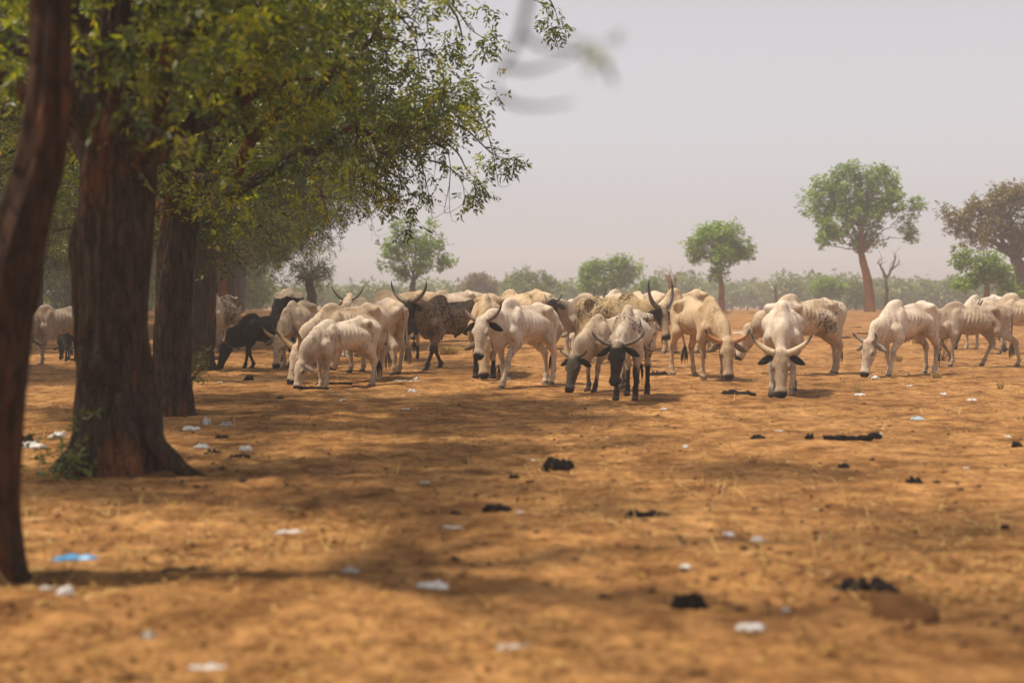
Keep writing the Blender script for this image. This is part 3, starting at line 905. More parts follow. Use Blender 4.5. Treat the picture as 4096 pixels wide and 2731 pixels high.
make_cow('zebu_cow', 'white cow grazing head-on with wide pale black-tipped horns and black ears', 3130, 1573, 269, 1.0, dict(pose='graze', thin=.7, belly=.5, gait=(.05, -.02, .1, 0)), base=WHITE * .97, ears=BLACK, head=c3(.44, .345, .245), legs=c3(.10, .08, .065), legz=.16, horn=(.33, .27, .04, .045, .8), horncol=PALEH, seed=29)
make_cow('zebu_cow', 'cream cow with fine black speckles on its flank behind the head-on cow', 3222, 1494, 222, 1.03, dict(pose='half', neck_yaw=-58, thin=.5, gait=(0, 0, .1, -.12)), base=CREAM, spots=flank(1.0, .66, -.75, .3), seed=30, tail=(-.15, .05))
make_cow('zebu_bull', 'white humped bull with grey horns grazing left at the right side', 3625, 1499, 234, 0.99, dict(pose='graze', bull=True, thin=.5, gait=(.2, -.16, .05, -.1)), base=WHITE, horn=(.16, .10, .20, .036), horncol=GREYH, seed=31, cat='bull')
make_cow('zebu_cow', 'thin dusty cow walking left behind the white humped bull', 3884, 1466, 199, 0.90, dict(pose='low', thin=1.1, gait=(.0, .12, -.30, .34), lift=(0, .07, 0, 0)), base=GREYW * 1.15, ears=BLACK, horn=(.10, .22, .06, .022), horncol=DARKH, seed=32)
make_cow('zebu_cow', 'white cow with black flecked grazing face behind the thin walking cow', 3932, 1394, 236, 1.02, dict(pose='graze', thin=1.0), base=WHITE * .95, head=c3(.10, .085, .075), spots=flank(.55, .6), horn=(.05, .15, .05, .02), horncol=DARKH, seed=33, res=.022)
make_cow('zebu_bull', 'tall humped bull with a thick horn cut by the right frame edge', 4100, 1417, 189, 1.0, dict(pose='low', bull=True, thin=.7, gait=(.1, .2, 0, 0), lift=(0, .06, 0, 0)), base=CREAM * .9, ears=BLACK, legs=c3(.2, .16, .13), legz=.3, horn=(.16, .30, .05, .045), horncol=((.4, .32, .22), (.04, .03, .025)), seed=34, cat='bull')
# ------------------------------------------------------------------ trees
def rdir(rs, n):
    v = rs.normal(size=(n, 3)); return v / (np.linalg.norm(v, axis=1)[:, None] + 1e-9)
def unit(v): return v / (np.linalg.norm(v, axis=-1, keepdims=True) + 1e-9)

def leaves(mb, C, Rr, rs, nspr=20, pairs=4, ll=0.09, lw=0.032, sl=0.22, droop=0.45, tint=0.45, tvar=0.22, cvar=0.16, flat=1.0):
    C = np.asarray(C, float); n0 = len(C)
    Rr = np.broadcast_to(np.asarray(Rr, float), (n0,))
    idx = np.repeat(np.arange(n0), nspr); n = len(idx)
    d = rdir(rs, n); u = rs.rand(n) ** (1 / 2.3)
    off = d * (u * Rr[idx])[:, None]; off[:, 2] *= flat
    pos = C[idx] + off
    dr = unit(d * 0.7 + rdir(rs, n) * 0.7 + np.array([0, 0, -droop]))
    side = unit(np.cross(dr, np.array([0, 0, 1.0]) + rs.normal(size=(n, 3)) * 0.35))
    nr = np.cross(side, dr)
    t = (np.arange(pairs) + 0.6) / pairs
    tt = np.tile(t, 2); sg = np.repeat([1.0, -1.0], pairs); m = 2 * pairs
    base = pos[:, None] + dr[:, None] * (sl * tt)[None, :, None]
    ld = unit(dr[:, None] * 0.6 + side[:, None] * (0.8 * sg)[None, :, None] + rs.normal(size=(n, m, 3)) * 0.25 + np.array([0, 0, -0.2]))
    wd = unit(np.cross(ld, nr[:, None] + rs.normal(size=(n, m, 3)) * 0.5))
    L = ll * (0.7 + 0.6 * rs.rand(n, m))[..., None]; W = lw * (0.7 + 0.6 * rs.rand(n, m))[..., None] * 0.5
    V = np.stack([base, base + ld * L * 0.42 + wd * W, base + ld * L, base + ld * L * 0.42 - wd * W], 2).reshape(-1, 3)
    ct = rs.normal(size=n0) * cvar
    tn = np.clip(tint + ct[idx][:, None] + rs.normal(size=(n, m)) * tvar, 0, 1)
    tn = np.where(rs.rand(n, m) < 0.006, 0.98, np.minimum(tn, 0.9))
    mb.add(V, np.arange(len(V)).reshape(-1, 4), tint=np.repeat(tn.ravel(), 4))

def branches(mb, fork, C, rs, nlimb=6, r0=0.10, twig=0.012, sides=6, wob=0.25, sag=0.2):
    """limbs from the fork, then a branch to every leaf clump"""
    C = np.asarray(C, float); fork = np.asarray(fork, float)
    far = [int(np.argmax(np.linalg.norm(C - fork, axis=1)))]
    while len(far) < min(nlimb, len(C)):
        D = np.min([np.linalg.norm(C - C[q], axis=1) for q in far], 0)
        far.append(int(np.argmax(D)))
    S, SR = [], []
    for q in far:
        e = fork + (C[q] - fork) * 0.9
        ln = np.linalg.norm(e - fork)
        m = fork + (e - fork) * 0.45 + np.array([0, 0, ln * 0.16]) + rs.normal(size=3) * wob * ln * 0.25
        p = bez(fork, m, e, 12)
        p[1:-1] += rs.normal(size=(10, 3)) * 0.02 * ln
        rad = r0 * (1 - np.linspace(0, 1, 12) ** 0.8 * 0.86)
        mb.tube(p, rad, sides)
        S.append(p[2:]); SR.append(rad[2:])
    S = np.vstack(S); SR = np.concatenate(SR)
    order = np.argsort(np.linalg.norm(C - fork, axis=1))
    for q in order:
        dd = np.linalg.norm(S - C[q], axis=1)
        k = int(np.argmin(dd + 0.25 * np.linalg.norm(S - fork, axis=1)))
        a = S[k]; b = C[q]
        ln = np.linalg.norm(b - a)
        if ln < 0.08: continue
        m = (a + b) / 2 + np.array([0, 0, sag * ln]) + rs.normal(size=3) * 0.12 * ln
        p = bez(a, m, b, 6)
        ra = min(SR[k] * 0.7, twig * 3.2)
        rad = np.linspace(ra, twig * 0.5, 6)
        mb.tube(p, rad, 4, cap=False)
        S = np.vstack([S, p[2:]]); SR = np.concatenate([SR, rad[2:]])

def trunk_mesh(path, rad, sides=28, flare=0.0, lobes=5, seed=0, knobs=(), rough=0.06, rings=46):
    path = np.asarray(path, float)
    s = np.concatenate([[0], np.cumsum(np.linalg.norm(np.diff(path, axis=0), axis=1))])
    t = np.linspace(0, s[-1], rings)
    # smooth path
    c = np.stack([np.interp(t, s, path[:, i]) for i in range(3)], 1)
    for _ in range(6):
        c[1:-1] = (c[:-2] + 2 * c[1:-1] + c[2:]) / 4
    r = np.interp(t, s, rad)
    a = np.linspace(0, 2 * np.pi, sides, endpoint=False)
    hgt = c[:, 2:3] - c[0, 2]
    A = a[None]
    rr = r[:, None] * np.ones_like(A)
    ph = seed * 1.3
    rr = rr * (1 + flare * np.exp(-np.maximum(hgt, 0) / (r[0] * .85)) * (0.55 + 0.75 * np.maximum(0, np.cos(lobes * A + ph)) ** 1.5 + 0.4 * np.maximum(0, np.cos((lobes - 2) * A + ph * 2))))
    P3 = np.stack([np.cos(A) * 1.6 + 0 * hgt, np.sin(A) * 1.6 + 0 * hgt, hgt * 1.1 + 0 * A], -1).reshape(-1, 3)
    no = VNZ.f3(P3 + seed * 3.7, 3).reshape(rr.shape) - 0.5
    P4 = np.stack([np.cos(A) * 5 + 0 * hgt, np.sin(A) * 5 + 0 * hgt, hgt * 1.6 + 0 * A], -1).reshape(-1, 3)
    n4 = VNZ.f3(P4 + seed * 1.7, 2).reshape(rr.shape) - 0.5
    P5 = np.stack([np.cos(A) * 13 + 0 * hgt, np.sin(A) * 13 + 0 * hgt, hgt * 2.2 + 0 * A], -1).reshape(-1, 3)
    n5 = VNZ.n3(P5 + seed * 2.2).reshape(rr.shape) - 0.5
    rr = rr * (1 + no * 0.7 + n4 * rough * 5.0 + n5 * rough * 2.4)
    for (kh, ka, kr, kb) in knobs:
        da = np.angle(np.exp(1j * (A - ka)))
        rr = rr + kb * np.exp(-((hgt - kh) ** 2 + (da * r.mean()) ** 2) / (kr * kr))
    V = np.stack([c[:, 0:1] + rr * np.cos(A), c[:, 1:2] + rr * np.sin(A), c[:, 2:3] + 0 * A], -1).reshape(-1, 3)
    i = np.arange(rings - 1)[:, None] * sides; j = np.arange(sides)[None]; k = (j + 1) % sides
    q = np.stack([i + j, i + k, i + sides + k, i + sides + j], -1).reshape(-1, 4)
    V = np.vstack([V, c[-1:]])
    j = np.arange(sides)
    cap = np.stack([(rings - 1) * sides + j, (rings - 1) * sides + (j + 1) % sides, np.full(sides, rings * sides)], -1)
    return V, [q, cap]

def fill(ells, n, rs, shell=0.45, minz=None):
    """points through a union of ellipsoids (centre, radii); biased to the outside"""
    out = []
    vol = np.array([e[1][0] * e[1][1] * e[1][2] for e in ells]) ** 0.75
    for e, w in zip(ells, vol / vol.sum()):
        k = max(3, int(round(n * w)))
        u = (shell + (1 - shell) * rs.rand(k)) ** 0.7
        out.append(np.asarray(e[0]) + rdir(rs, k) * u[:, None] * np.asarray(e[1]))
    C = np.vstack(out)
    if minz is not None: C = C[C[:, 2] > minz]
    return C

# --- avenue trees: three crown shapes, shared by the row
def avenue_variant(seed, rad, cz, rz, n, fork, nspr=15, minz=None, droopers=14, per=9, lr=.75, thin_z=99, thin_p=0):
    """leafy lobes set through a flattened crown, with gaps between them and bare tips hanging below the rim"""
    rs = np.random.RandomState(seed)
    nl = n // per
    u = (0.25 + 0.75 * rs.rand(nl)) ** .55; dv = rdir(rs, nl)
    dv /= (np.hypot(dv[:, 0], dv[:, 1]) ** 3.2 + np.abs(dv[:, 2]) ** 3.2)[:, None] ** (1 / 3.2)
    wav = 0.80 + 0.45 * (VNZ.n3(dv * 1.9 + seed) - .2)
    Lc = dv * (u * wav)[:, None] * np.array([rad, rad, rz]) + np.array([0, 0, cz])
    Lc = Lc[~((Lc[:, 2] > thin_z) & (rs.rand(nl) < thin_p))]; nl = len(Lc)
    k = np.repeat(np.arange(nl), per)
    C = Lc[k] + rdir(rs, len(k)) * (rs.rand(len(k), 1) ** .5) * lr * np.array([1, 1, .8])
    if minz is not None: C = C[C[:, 2] > minz]
    low = C[(C[:, 2] < cz) & (np.hypot(C[:, 0], C[:, 1]) > rad * .45)]
    D = []; tw = MB()
    for q in rs.choice(len(low), droopers):
        p = low[q].copy(); v = unit(p * np.array([1, 1, 0]))
        e = p + v * (.2 + .4 * rs.rand()) + [0, 0, -0.35 - 0.7 * rs.rand()]
        cc = bez(p, p + v * .35 + rs.normal(size=3) * .1, e, 7); tw.tube(cc, np.linspace(.012, .004, 7), 4, cap=False)
        f = e + v * .18 + rs.normal(size=3) * .12 + [0, 0, .05]; tw.tube(bez(e, e + [0, 0, -.12], f, 5), np.linspace(.005, .002, 5), 3, cap=False)
        f = e + rs.normal(size=3) * .14; tw.tube(bez(cc[4], (e + f) / 2 + rs.normal(size=3) * .06, f, 5), np.linspace(.005, .002, 5), 3, cap=False)
        if rs.rand() < .6: D.append(e)
    lb = MB(); leaves(lb, C, 0.20 + 0.26 * rs.rand(len(C)), rs, nspr, 4, 0.086, 0.031, 0.22, 0.5, 0.46, .2, .24)
    if D: leaves(lb, D, .14, rs, 5, 4, .085, .03, .2, .6, .4)
    bb = MB(); branches(bb, fork, C, rs, 10, 0.11, 0.011)
    bb.v += tw.v; bb.f4 += [f + bb.n for f in tw.f4]; bb.n += tw.n
    return lb.mesh('crown', M['neem']), bb.mesh('branches', M['bark'])

AV = [avenue_variant(21, 3.8, 4.8, 2.45, 950, (0, 0, 2.2), 15, droopers=60, thin_z=5.0, thin_p=.68),
      avenue_variant(22, 3.6, 4.9, 2.6, 860, (0, 0, 2.2), 15, droopers=50),
      avenue_variant(23, 3.0, 4.9, 2.5, 860, (0, 0, 2.3), 14, minz=2.3, thin_z=3.9, thin_p=.8),
      avenue_variant(24, 3.4, 5.6, 2.4, 90, (0, 0, 2.9), 13, minz=3.4),
      avenue_variant(25, 3.6, 4.9, 2.6, 380, (0, 0, 2.2), 14, droopers=30, thin_z=5.2, thin_p=.6)]

def avenue_tree(name, label, x, y, var, rz, s, tr, seed, path=None, bark='bark', flare=0.5, knobs=(), group='trees of the avenue', sides=28):
    z = float(ground_z(x, y)) - 0.03
    root = empty(name, (x, y, z)); tag(root, label, 'tree', group)
    rs = np.random.RandomState(seed)
    if path is None:
        l = rs.normal(size=2) * 0.12
        path = [(0, 0, -0.12), (l[0] * .3, l[1] * .3, 0.8), (l[0], l[1], 1.7), (l[0] * .6, l[1] * .6, 2.5 * s), (0, 0, 3.1 * s)]
        rad = [tr * 1.1, tr, tr * .92, tr * .8, tr * .45]
    else: path, rad = path
    V, F = trunk_mesh(path, rad, sides, flare, 5, seed, knobs)
    obj('trunk', mesh_np('trunk', V, F, M[bark]), root)
    top = path[-1]
    for nm, me in (('crown', AV[var][0]), ('branches', AV[var][1])):
        o = obj(nm, me, root)
        o.location = (top[0] * .9, top[1] * .9, (1 - s) * 1.6 if s > 1 else 0); o.rotation_euler = (0, 0, R(rz)); o.scale = (s, s, s)
        if nm == 'crown': tag(o, kind='stuff')
    return root

# nearest leaning tree at the left frame edge
d0 = 6.5
def LP(px, py, d, b): return tuple(P(px, py, d) - np.array(b))
b0 = P(-85, 2340, d0); b0[2] = float(ground_z(b0[0], d0)) - 0.03
path0 = [(0, 0, -0.1), LP(-80, 1900, d0, b0), LP(-62, 1500, d0, b0), LP(40, 1020, d0, b0), LP(165, 640, d0, b0), LP(205, 250, d0, b0), LP(215, -150, d0, b0), LP(240, -700, d0, b0)]
t0 = avenue_tree('leaning_tree', 'leaning blurred tree trunk at the left frame edge, nearest to camera', b0[0], b0[1], 3, 40, 1.0, .2, 5, (path0, [.19, .175, .165, .15, .115, .095, .09, .07]), 'redbark', 0.25)
# thick foreground trunk
d1 = 10.6
b1 = P(470, 1905, d1); b1[2] = float(ground_z(b1[0], d1)) - 0.03
path1 = [(0, 0, -0.12), LP(465, 1700, d1, b1), LP(450, 1400, d1, b1), LP(445, 1000, d1, b1), LP(470, 650, d1, b1), LP(470, 200, d1, b1), LP(500, -300, d1, b1)]
t1 = avenue_tree('thick_tree', 'thick dark foreground trunk with flaring roots and a round knot', b1[0], b1[1], 2, 200, 1.0, .3, 9, (path1, [.285, .265, .26, .285, .27, .2, .12]), 'bark', 0.6, knobs=[(0.92, -1.75, .10, .11), (0.75, -1.7, .12, -.05), (1.9, -0.6, .12, .06)], sides=84)
for q, (px, py, a) in enumerate([(700, 330, .09), (330, 330, .10), (250, 560, .07)]):
    bm = MB(); p0 = np.array(LP(470 + (px - 470) * .15, 720, d1, b1)); p2 = np.array(LP(px, py - 200, d1 + (q - 1) * .8, b1))
    bm.tube(bez(p0, (p0 + p2) / 2 + np.array([(px - 470) / 3000., 0, -.12]), p2, 12), np.linspace(a * 1.5, a * .8, 12), 12)
    bm.build('limb', M['bark'], t1)
for (ax, ay, L_, rr) in ((1.0, -.25, .62, .11), (.55, -.85, .42, .10), (-.5, -.85, .38, .10), (-1.0, .1, .42, .10), (.6, .8, .5, .1)):
    bm = MB(); v = np.array([ax, ay, 0]); v /= np.linalg.norm(v)
    bm.tube(bez(v * .16 + [0, 0, .62], v * .26 + [0, 0, .10], v * (.2 + L_) + [0, 0, -.05], 14), np.linspace(rr, .035, 14) * (1 + .12 * np.sin(np.arange(14) * 1.7 + ax)), 12)
    bm.build('root', M['bark'], t1)
# the row going away
row = [(690, 1650, 0, 15, .205, 'second trunk of the avenue, half hidden behind the thick knotted trunk', 'bark'),
       (772, 1478, 0, 80, .30, 'avenue tree with pale brown trunk rooted beside a low mound', 'bark')]
for q, (px, py, var, rz, tr, lab, bk) in enumerate(row):
    g = G(px, py)
    if q == 0:
        pth = ([(0, 0, -.1), (0, 0, .8), (.03, 0, 1.6), (.12, 0, 2.4), (.25, 0, 3.2)], [tr * 1.05, tr * .95, tr, tr * .85, tr * .5])
        t2 = avenue_tree('neem_tree', lab, g[0], g[1], 0, 300, 1.0, tr, 12, pth, bk, .5, sides=64)
    else:
        t3 = avenue_tree('neem_tree', lab, g[0], g[1], 4, 118, 1.05, tr, 14, None, bk, .5)
        t3 = t2; b3 = np.array(t3.location); dd = 19.0; r3 = np.random.RandomState(8); tb = MB(); cl = []
        for pl in ([(1500, -150), (1760, -30), (1830, 40), (1880, 120), (1955, 165)], [(1780, 0), (1830, 70), (1850, 150), (1835, 205)], [(1500, -200), (2000, -120), (2190, -20), (2225, 50), (2235, 110)], [(1500, 420), (1700, 520), (1830, 600), (1870, 690), (1920, 725)], [(1300, 560), (1440, 640), (1500, 720), (1540, 800), (1520, 830)], [(1700, 480), (1850, 500), (1960, 610), (2020, 640)]):
            pp = np.array([P(x_, y_, dd + r3.normal() * .2) - b3 for x_, y_ in pl]); ti = np.linspace(0, 1, len(pp)); tt = np.linspace(0, 1, 16)
            pp = np.stack([np.interp(tt, ti, pp[:, i]) for i in range(3)], 1); pp[1:-1] = (pp[:-2] + pp[1:-1] + pp[2:]) / 3
            tb.tube(pp, np.linspace(.02, .004, 16), 5, cap=False); cl += [pp[10] + r3.normal(size=3) * .1, pp[12] + r3.normal(size=3) * .12, pp[13] + r3.normal(size=3) * .1, pp[15]]
        tb.build('drooping_branch', M['twig'], t3)
        lb = MB(); leaves(lb, cl, .15, r3, 9, 4, .085, .03, .18, .6, .35); tag(lb.build('drooping_foliage', M['neem'], t3), kind='stuff')
far_row = [(35.0, 1, 75, 1.12, ''), (43, 0, 140, 1.15, ''), (52, 1, 10, 1.15, ''), (61, 0, 200, 1.15, ''), (70, 1, 290, 1.1, ''), (80, 0, 30, 1.1, ''), (95, 1, 160, 1.05, '')]
ordn = ['fourth', 'fifth', 'sixth', 'seventh', 'eighth', 'ninth', 'tenth']
for q, (d, var, rz, s, _) in enumerate(far_row):
    avenue_tree('neem_tree', 'red-barked neem tree, %s from the camera along the avenue row' % ordn[q], -1.15 - 0.178 * d, d, var, rz, s, .22 + .03 * (q % 3), 30 + q, None, 'orangebark' if q in (1, 3) else 'redbark', .4, sides=28)
second = [(24, -10.9, 1, 240), (34, -12.1, 0, 20), (41, -13.7, 1, 95), (49, -14.9, 0, 210), (58, -16.8, 1, 10), (69, -18.7, 0, 120), (82, -21.2, 1, 260)]
ords = ['first', 'second', 'third', 'fourth', 'fifth', 'sixth', 'seventh', 'eighth']
for q, (d, x, var, rz) in enumerate(second):
    avenue_tree('neem_tree', 'slim neem tree in the inner row left of the avenue, %s from the camera' % ords[q], x, d, var, rz, 0.98, .20, 50 + q, None, 'redbark' if q % 2 else 'bark', .3, group='trees of the inner row', sides=14)
third = [(46, -15.6 , 1, 70), (62, -18.2, 0, 20), (78, -24.0, 1, 130), (60, -21.5, 1, 40), (72, -24.5, 0, 150), (88, -27.5, 1, 300), (70, -29.5, 0, 70), (95, -33.0, 1, 10)]
ordt = ['nearest', 'second', 'third', 'fourth', 'farthest']
for q, (d, x, var, rz) in enumerate(third):
    avenue_tree('neem_tree', 'distant neem tree in the shady grove at far left, %s to camera' % ['nearest', 'third', 'sixth', 'second', 'fifth', 'seventh', 'fourth', 'farthest'][q], x, d, var, rz, 0.95, .19, 70 + q, None, 'bark', .3, group='trees of the far grove', sides=12)

# tree over the camera: only a bare hanging twig of it comes into the picture
bo = np.array([-2.6, -1.6, float(ground_z(-2.6, -1.6)) - .03])
pth = ([(0, 0, -.1), (.1, .1, .9), (.15, .2, 1.8), (.3, .4, 2.6), (.5, .6, 3.3)], [.24, .21, .2, .17, .1])
to = avenue_tree('overhanging_tree', 'tree beside the camera whose bare blurred twig hangs into the sky', bo[0], bo[1], 3, 100, 1.0, .22, 91, pth, 'bark', .4)
bm = MB()
dk = 2.5
q0 = np.array([.5, .6, 3.3]); q1 = P(2130, -420, dk) - bo; q2 = P(2085, 135, dk) - bo
bm.tube(bez(q0, (q0 + q1) / 2 + np.array([0, 0, .5]), q1, 12), np.linspace(.05, .006, 12), 8)
bm.tube(bez(q1, (q1 + q2) / 2 + np.array([.02, 0, 0]), q2, 8), np.linspace(.009, .007, 8), 6)
for a in ([(2085, 135), (2160, 190), (2290, 205), (2420, 250)], [(2085, 135), (2040, 230), (2010, 270), (1985, 275)], [(2010, 270), (2110, 285), (2200, 262), (2300, 215)], [(1990, 380), (2060, 420), (2170, 430), (2290, 410)]):
    pts = np.array([P(x, y, dk + .05 * i) - bo for i, (x, y) in enumerate(a)])
    tt = np.linspace(0, 1, 12); ti = np.linspace(0, 1, len(pts))
    pp = np.stack([np.interp(tt, ti, pts[:, i]) for i in range(3)], 1)
    if a[0] == (1990, 380):
        st = P(1985, 275, dk) - bo; bm.tube(bez(st, (st + pp[0]) / 2, pp[0], 5), .002, 5)
    bm.tube(pp, np.linspace(.006, .002, 12), 5)
bm.build('hanging_twig', M['twig'], to)
lb = MB(); leaves(lb, [P(2370, 165, dk) - bo, P(2400, 200, dk) - bo], .02, np.random.RandomState(3), 4, 2, .03, .012, .03)
o = lb.build('twig_leaf', M['neem'], to); tag(o, kind='stuff')

# --- lone trees of the plain, outlines given as crown lobes
def plain_tree(name, label, d, base, trunk_px, trunk_r, lobes, leaf, nclump, seed, bark='farbark', group=None, ll=.20, lw=.085, nspr=7, pairs=2, cr=(.22, .45), nlimb=7, limb_r=.07, tint=.5, fork_i=-1, droop=.1, flat=1.0, cat='tree', zsq=0.8):
    rs = np.random.RandomState(seed)
    gb = P(base[0], base[1], d); gz = float(ground_z(gb[0], d)) - .03
    b = np.array([gb[0], d, gz])
    root = empty(name, tuple(b)); tag(root, label, cat, group)
    pts = [np.array([0, 0, -.15])] + [P(x, y, d) - b for x, y in trunk_px]
    V, F = trunk_mesh(pts, np.array([1.15] + list(np.linspace(1.0, .62, len(trunk_px)))) * trunk_r, 14, .3, 4, seed, (), .05, 24)
    obj('trunk', mesh_np('trunk', V, F, M[bark]), root)
    k = 1.0 / ppm(d)
    E = []
    for (cx, cy, rx, ry) in lobes:
        E.append((P(cx, cy, d) - b + np.array([0, rs.normal() * rx * k * .5, 0]), (rx * k, rx * k * zsq, ry * k)))
    C = fill(E, nclump, rs, .25)
    C = C[C[:, 2] > 0.25]
    lb = MB(); leaves(lb, C, cr[0] + (cr[1] - cr[0]) * rs.rand(len(C)), rs, nspr, pairs, ll, lw, .22, droop, tint, .2, .2, flat)
    o = lb.build('crown', M[leaf], root); tag(o, kind='stuff')
    bb = MB(); branches(bb, pts[fork_i], C, rs, nlimb, limb_r, .016, 6)
    bb.build('branches', M[bark], root)
    return root

GP = 'lone trees out on the plain'
plain_tree('pollard_tree', 'bright green pollarded tree on a thick leaning orange trunk', 76, (3482, 1246), [(3478, 1180), (3468, 1110), (3452, 1050), (3446, 1015)], .27,
           [(3310, 790, 80, 95), (3400, 725, 85, 80), (3530, 735, 80, 85), (3440, 850, 110, 95), (3330, 925, 70, 65), (3560, 820, 55, 75), (3660, 835, 30, 45), (3650, 940, 45, 25), (3292, 972, 26, 26), (3470, 960, 70, 40), (3228, 832, 24, 20), (3620, 900, 30, 30)],
           'green', 380, 101, 'orangebark', GP, nlimb=16, limb_r=.06, tint=.45, nspr=13, cr=(.14, .29), ll=.17, lw=.08)
plain_tree('bushy_tree', 'compact green tree with a thin straight trunk in mid plain', 77, (2884, 1248), [(2884, 1200), (2890, 1150), (2880, 1105), (2875, 1075)], .17,
           [(2860, 935, 75, 42), (2795, 1010, 50, 30), (2930, 985, 75, 55), (2880, 1030, 55, 45), (2985, 1010, 35, 38), (2768, 978, 34, 22), (2870, 1092, 42, 24), (2920, 920, 40, 24), (2815, 950, 35, 25)],
           'green', 230, 102, 'orangebark', GP, nlimb=12, nspr=11, cr=(.16, .34), ll=.17, lw=.08, limb_r=.05)
plain_tree('upright_tree', 'loose upright tree with forked stems above the spotted bull', 75, (1650, 1248), [(1650, 1190), (1648, 1150), (1655, 1120)], .2,
           [(1590, 925, 30, 45), (1640, 893, 20, 28), (1722, 912, 18, 40), (1645, 980, 60, 48), (1705, 995, 45, 48), (1758, 985, 24, 38), (1570, 1015, 42, 38), (1600, 1075, 45, 26), (1690, 1055, 55, 35), (1795, 1048, 20, 18), (1528, 1058, 14, 14), (1770, 1050, 30, 35), (1540, 990, 16, 20), (1625, 1110, 30, 15)],
           'green', 180, 103, 'farbark', GP, nlimb=14, limb_r=.05, nspr=9, cr=(.13, .27), droop=-.15, ll=.16, lw=.075)
plain_tree('umbrella_tree', 'small flat-topped pollard tree beside the end of the avenue', 60, (1240, 1262), [(1246, 1215), (1252, 1180), (1240, 1150), (1236, 1130)], .24,
           [(1240, 1082, 66, 24), (1200, 1098, 38, 20), (1290, 1092, 42, 22), (1250, 1118, 36, 16)], 'grey_green', 120, 104, 'farbark', GP, nlimb=9, limb_r=.07, nspr=5, ll=.13, lw=.045, cr=(.2, .45))
plain_tree('round_tree', 'round tan leafless-looking tree hazy in the distance', 120, (1920, 1236), [(1920, 1210), (1920, 1190)], .2, [(1920, 1145, 62, 36), (1905, 1125, 40, 22), (1950, 1155, 40, 30), (1885, 1160, 30, 22)], 'tan', 170, 105, 'farbark', GP, nlimb=6, nspr=9, ll=.24, lw=.11, cr=(.3, .55))
plain_tree('feathery_tree', 'hazy grey green feathery tree behind the black-eared cow', 108, (2125, 1236), [(2125, 1210), (2125, 1190)], .2, [(2085, 1105, 52, 24), (2160, 1125, 60, 28), (2215, 1145, 40, 18), (2055, 1140, 45, 26), (2120, 1160, 90, 24)], 'grey_green', 170, 106, 'farbark', GP, nlimb=9, nspr=7, ll=.22, lw=.09, cr=(.2, .5), droop=-.1)
plain_tree('spreading_tree', 'two-lobed spreading green tree behind the black-faced bull', 92, (2420, 1240), [(2420, 1205), (2418, 1180), (2415, 1160)], .22, [(2385, 1080, 52, 40), (2345, 1112, 42, 26), (2475, 1060, 50, 36), (2530, 1092, 34, 14), (2460, 1125, 60, 26), (2372, 1142, 60, 18), (2560, 1070, 12, 14)], 'green', 260, 107, 'farbark', GP, nlimb=9, nspr=9, ll=.19, lw=.085, cr=(.18, .36), tint=.5)
plain_tree('low_tree', 'low green bushy tree left of the pollard stump', 100, (2600, 1240), [(2600, 1215), (2600, 1195)], .15, [(2600, 1145, 36, 28), (2570, 1160, 26, 18), (2630, 1165, 20, 16)], 'green', 70, 108, 'farbark', GP, nspr=8, cr=(.2, .4), tint=.35)
plain_tree('umbrella_tree', 'round-headed green pollard in haze left of the orange trunk', 104, (3312, 1238), [(3312, 1215), (3312, 1190)], .22, [(3312, 1148, 54, 30), (3290, 1158, 36, 24), (3340, 1158, 32, 26)], 'green', 150, 109, 'farbark', GP, nspr=9, cr=(.22, .4), tint=.4)
plain_tree('round_bush', 'hazy rounded bush just left of the orange trunk', 112, (3425, 1236), [(3425, 1222), (3425, 1205)], .15, [(3425, 1165, 44, 40), (3400, 1190, 30, 26), (3455, 1185, 30, 30)], 'grey_green', 140, 110, 'farbark', GP, nspr=9, cr=(.25, .5), cat='bush')
plain_tree('broad_tree', 'large brown green broad-crowned tree cut by the right frame edge', 70, (4128, 1250), [(4122, 1190), (4108, 1120), (4085, 1070), (4062, 1035)], .5,
           [(3800, 868, 28, 24), (3850, 895, 55, 50), (3930, 835, 75, 45), (4020, 785, 85, 55), (4110, 795, 85, 70), (3905, 960, 55, 42), (4005, 890, 85, 65), (4085, 950, 75, 60), (3848, 930, 38, 30), (4180, 900, 90, 90), (3775, 832, 10, 10)],
           'olive', 360, 111, 'farbark', GP, nlimb=14, limb_r=.15, nspr=9, ll=.18, lw=.08, cr=(.2, .42))
plain_tree('red_stemmed_bush', 'small green tree with red bare stems under the broad tree', 65, (3945, 1252), [(3945, 1215), (3948, 1170), (3950, 1130)], .16,
           [(3872, 1032, 45, 22), (3945, 1055, 55, 38), (3845, 1130, 36, 18), (4000, 1090, 50, 26), (3915, 1105, 45, 30), (3830, 1000, 14, 12), (4030, 1140, 36, 24)], 'green', 150, 112, 'orangebark', GP, nspr=7, ll=.18, lw=.08, cr=(.18, .36), nlimb=9, limb_r=.05, tint=.45, droop=.35)

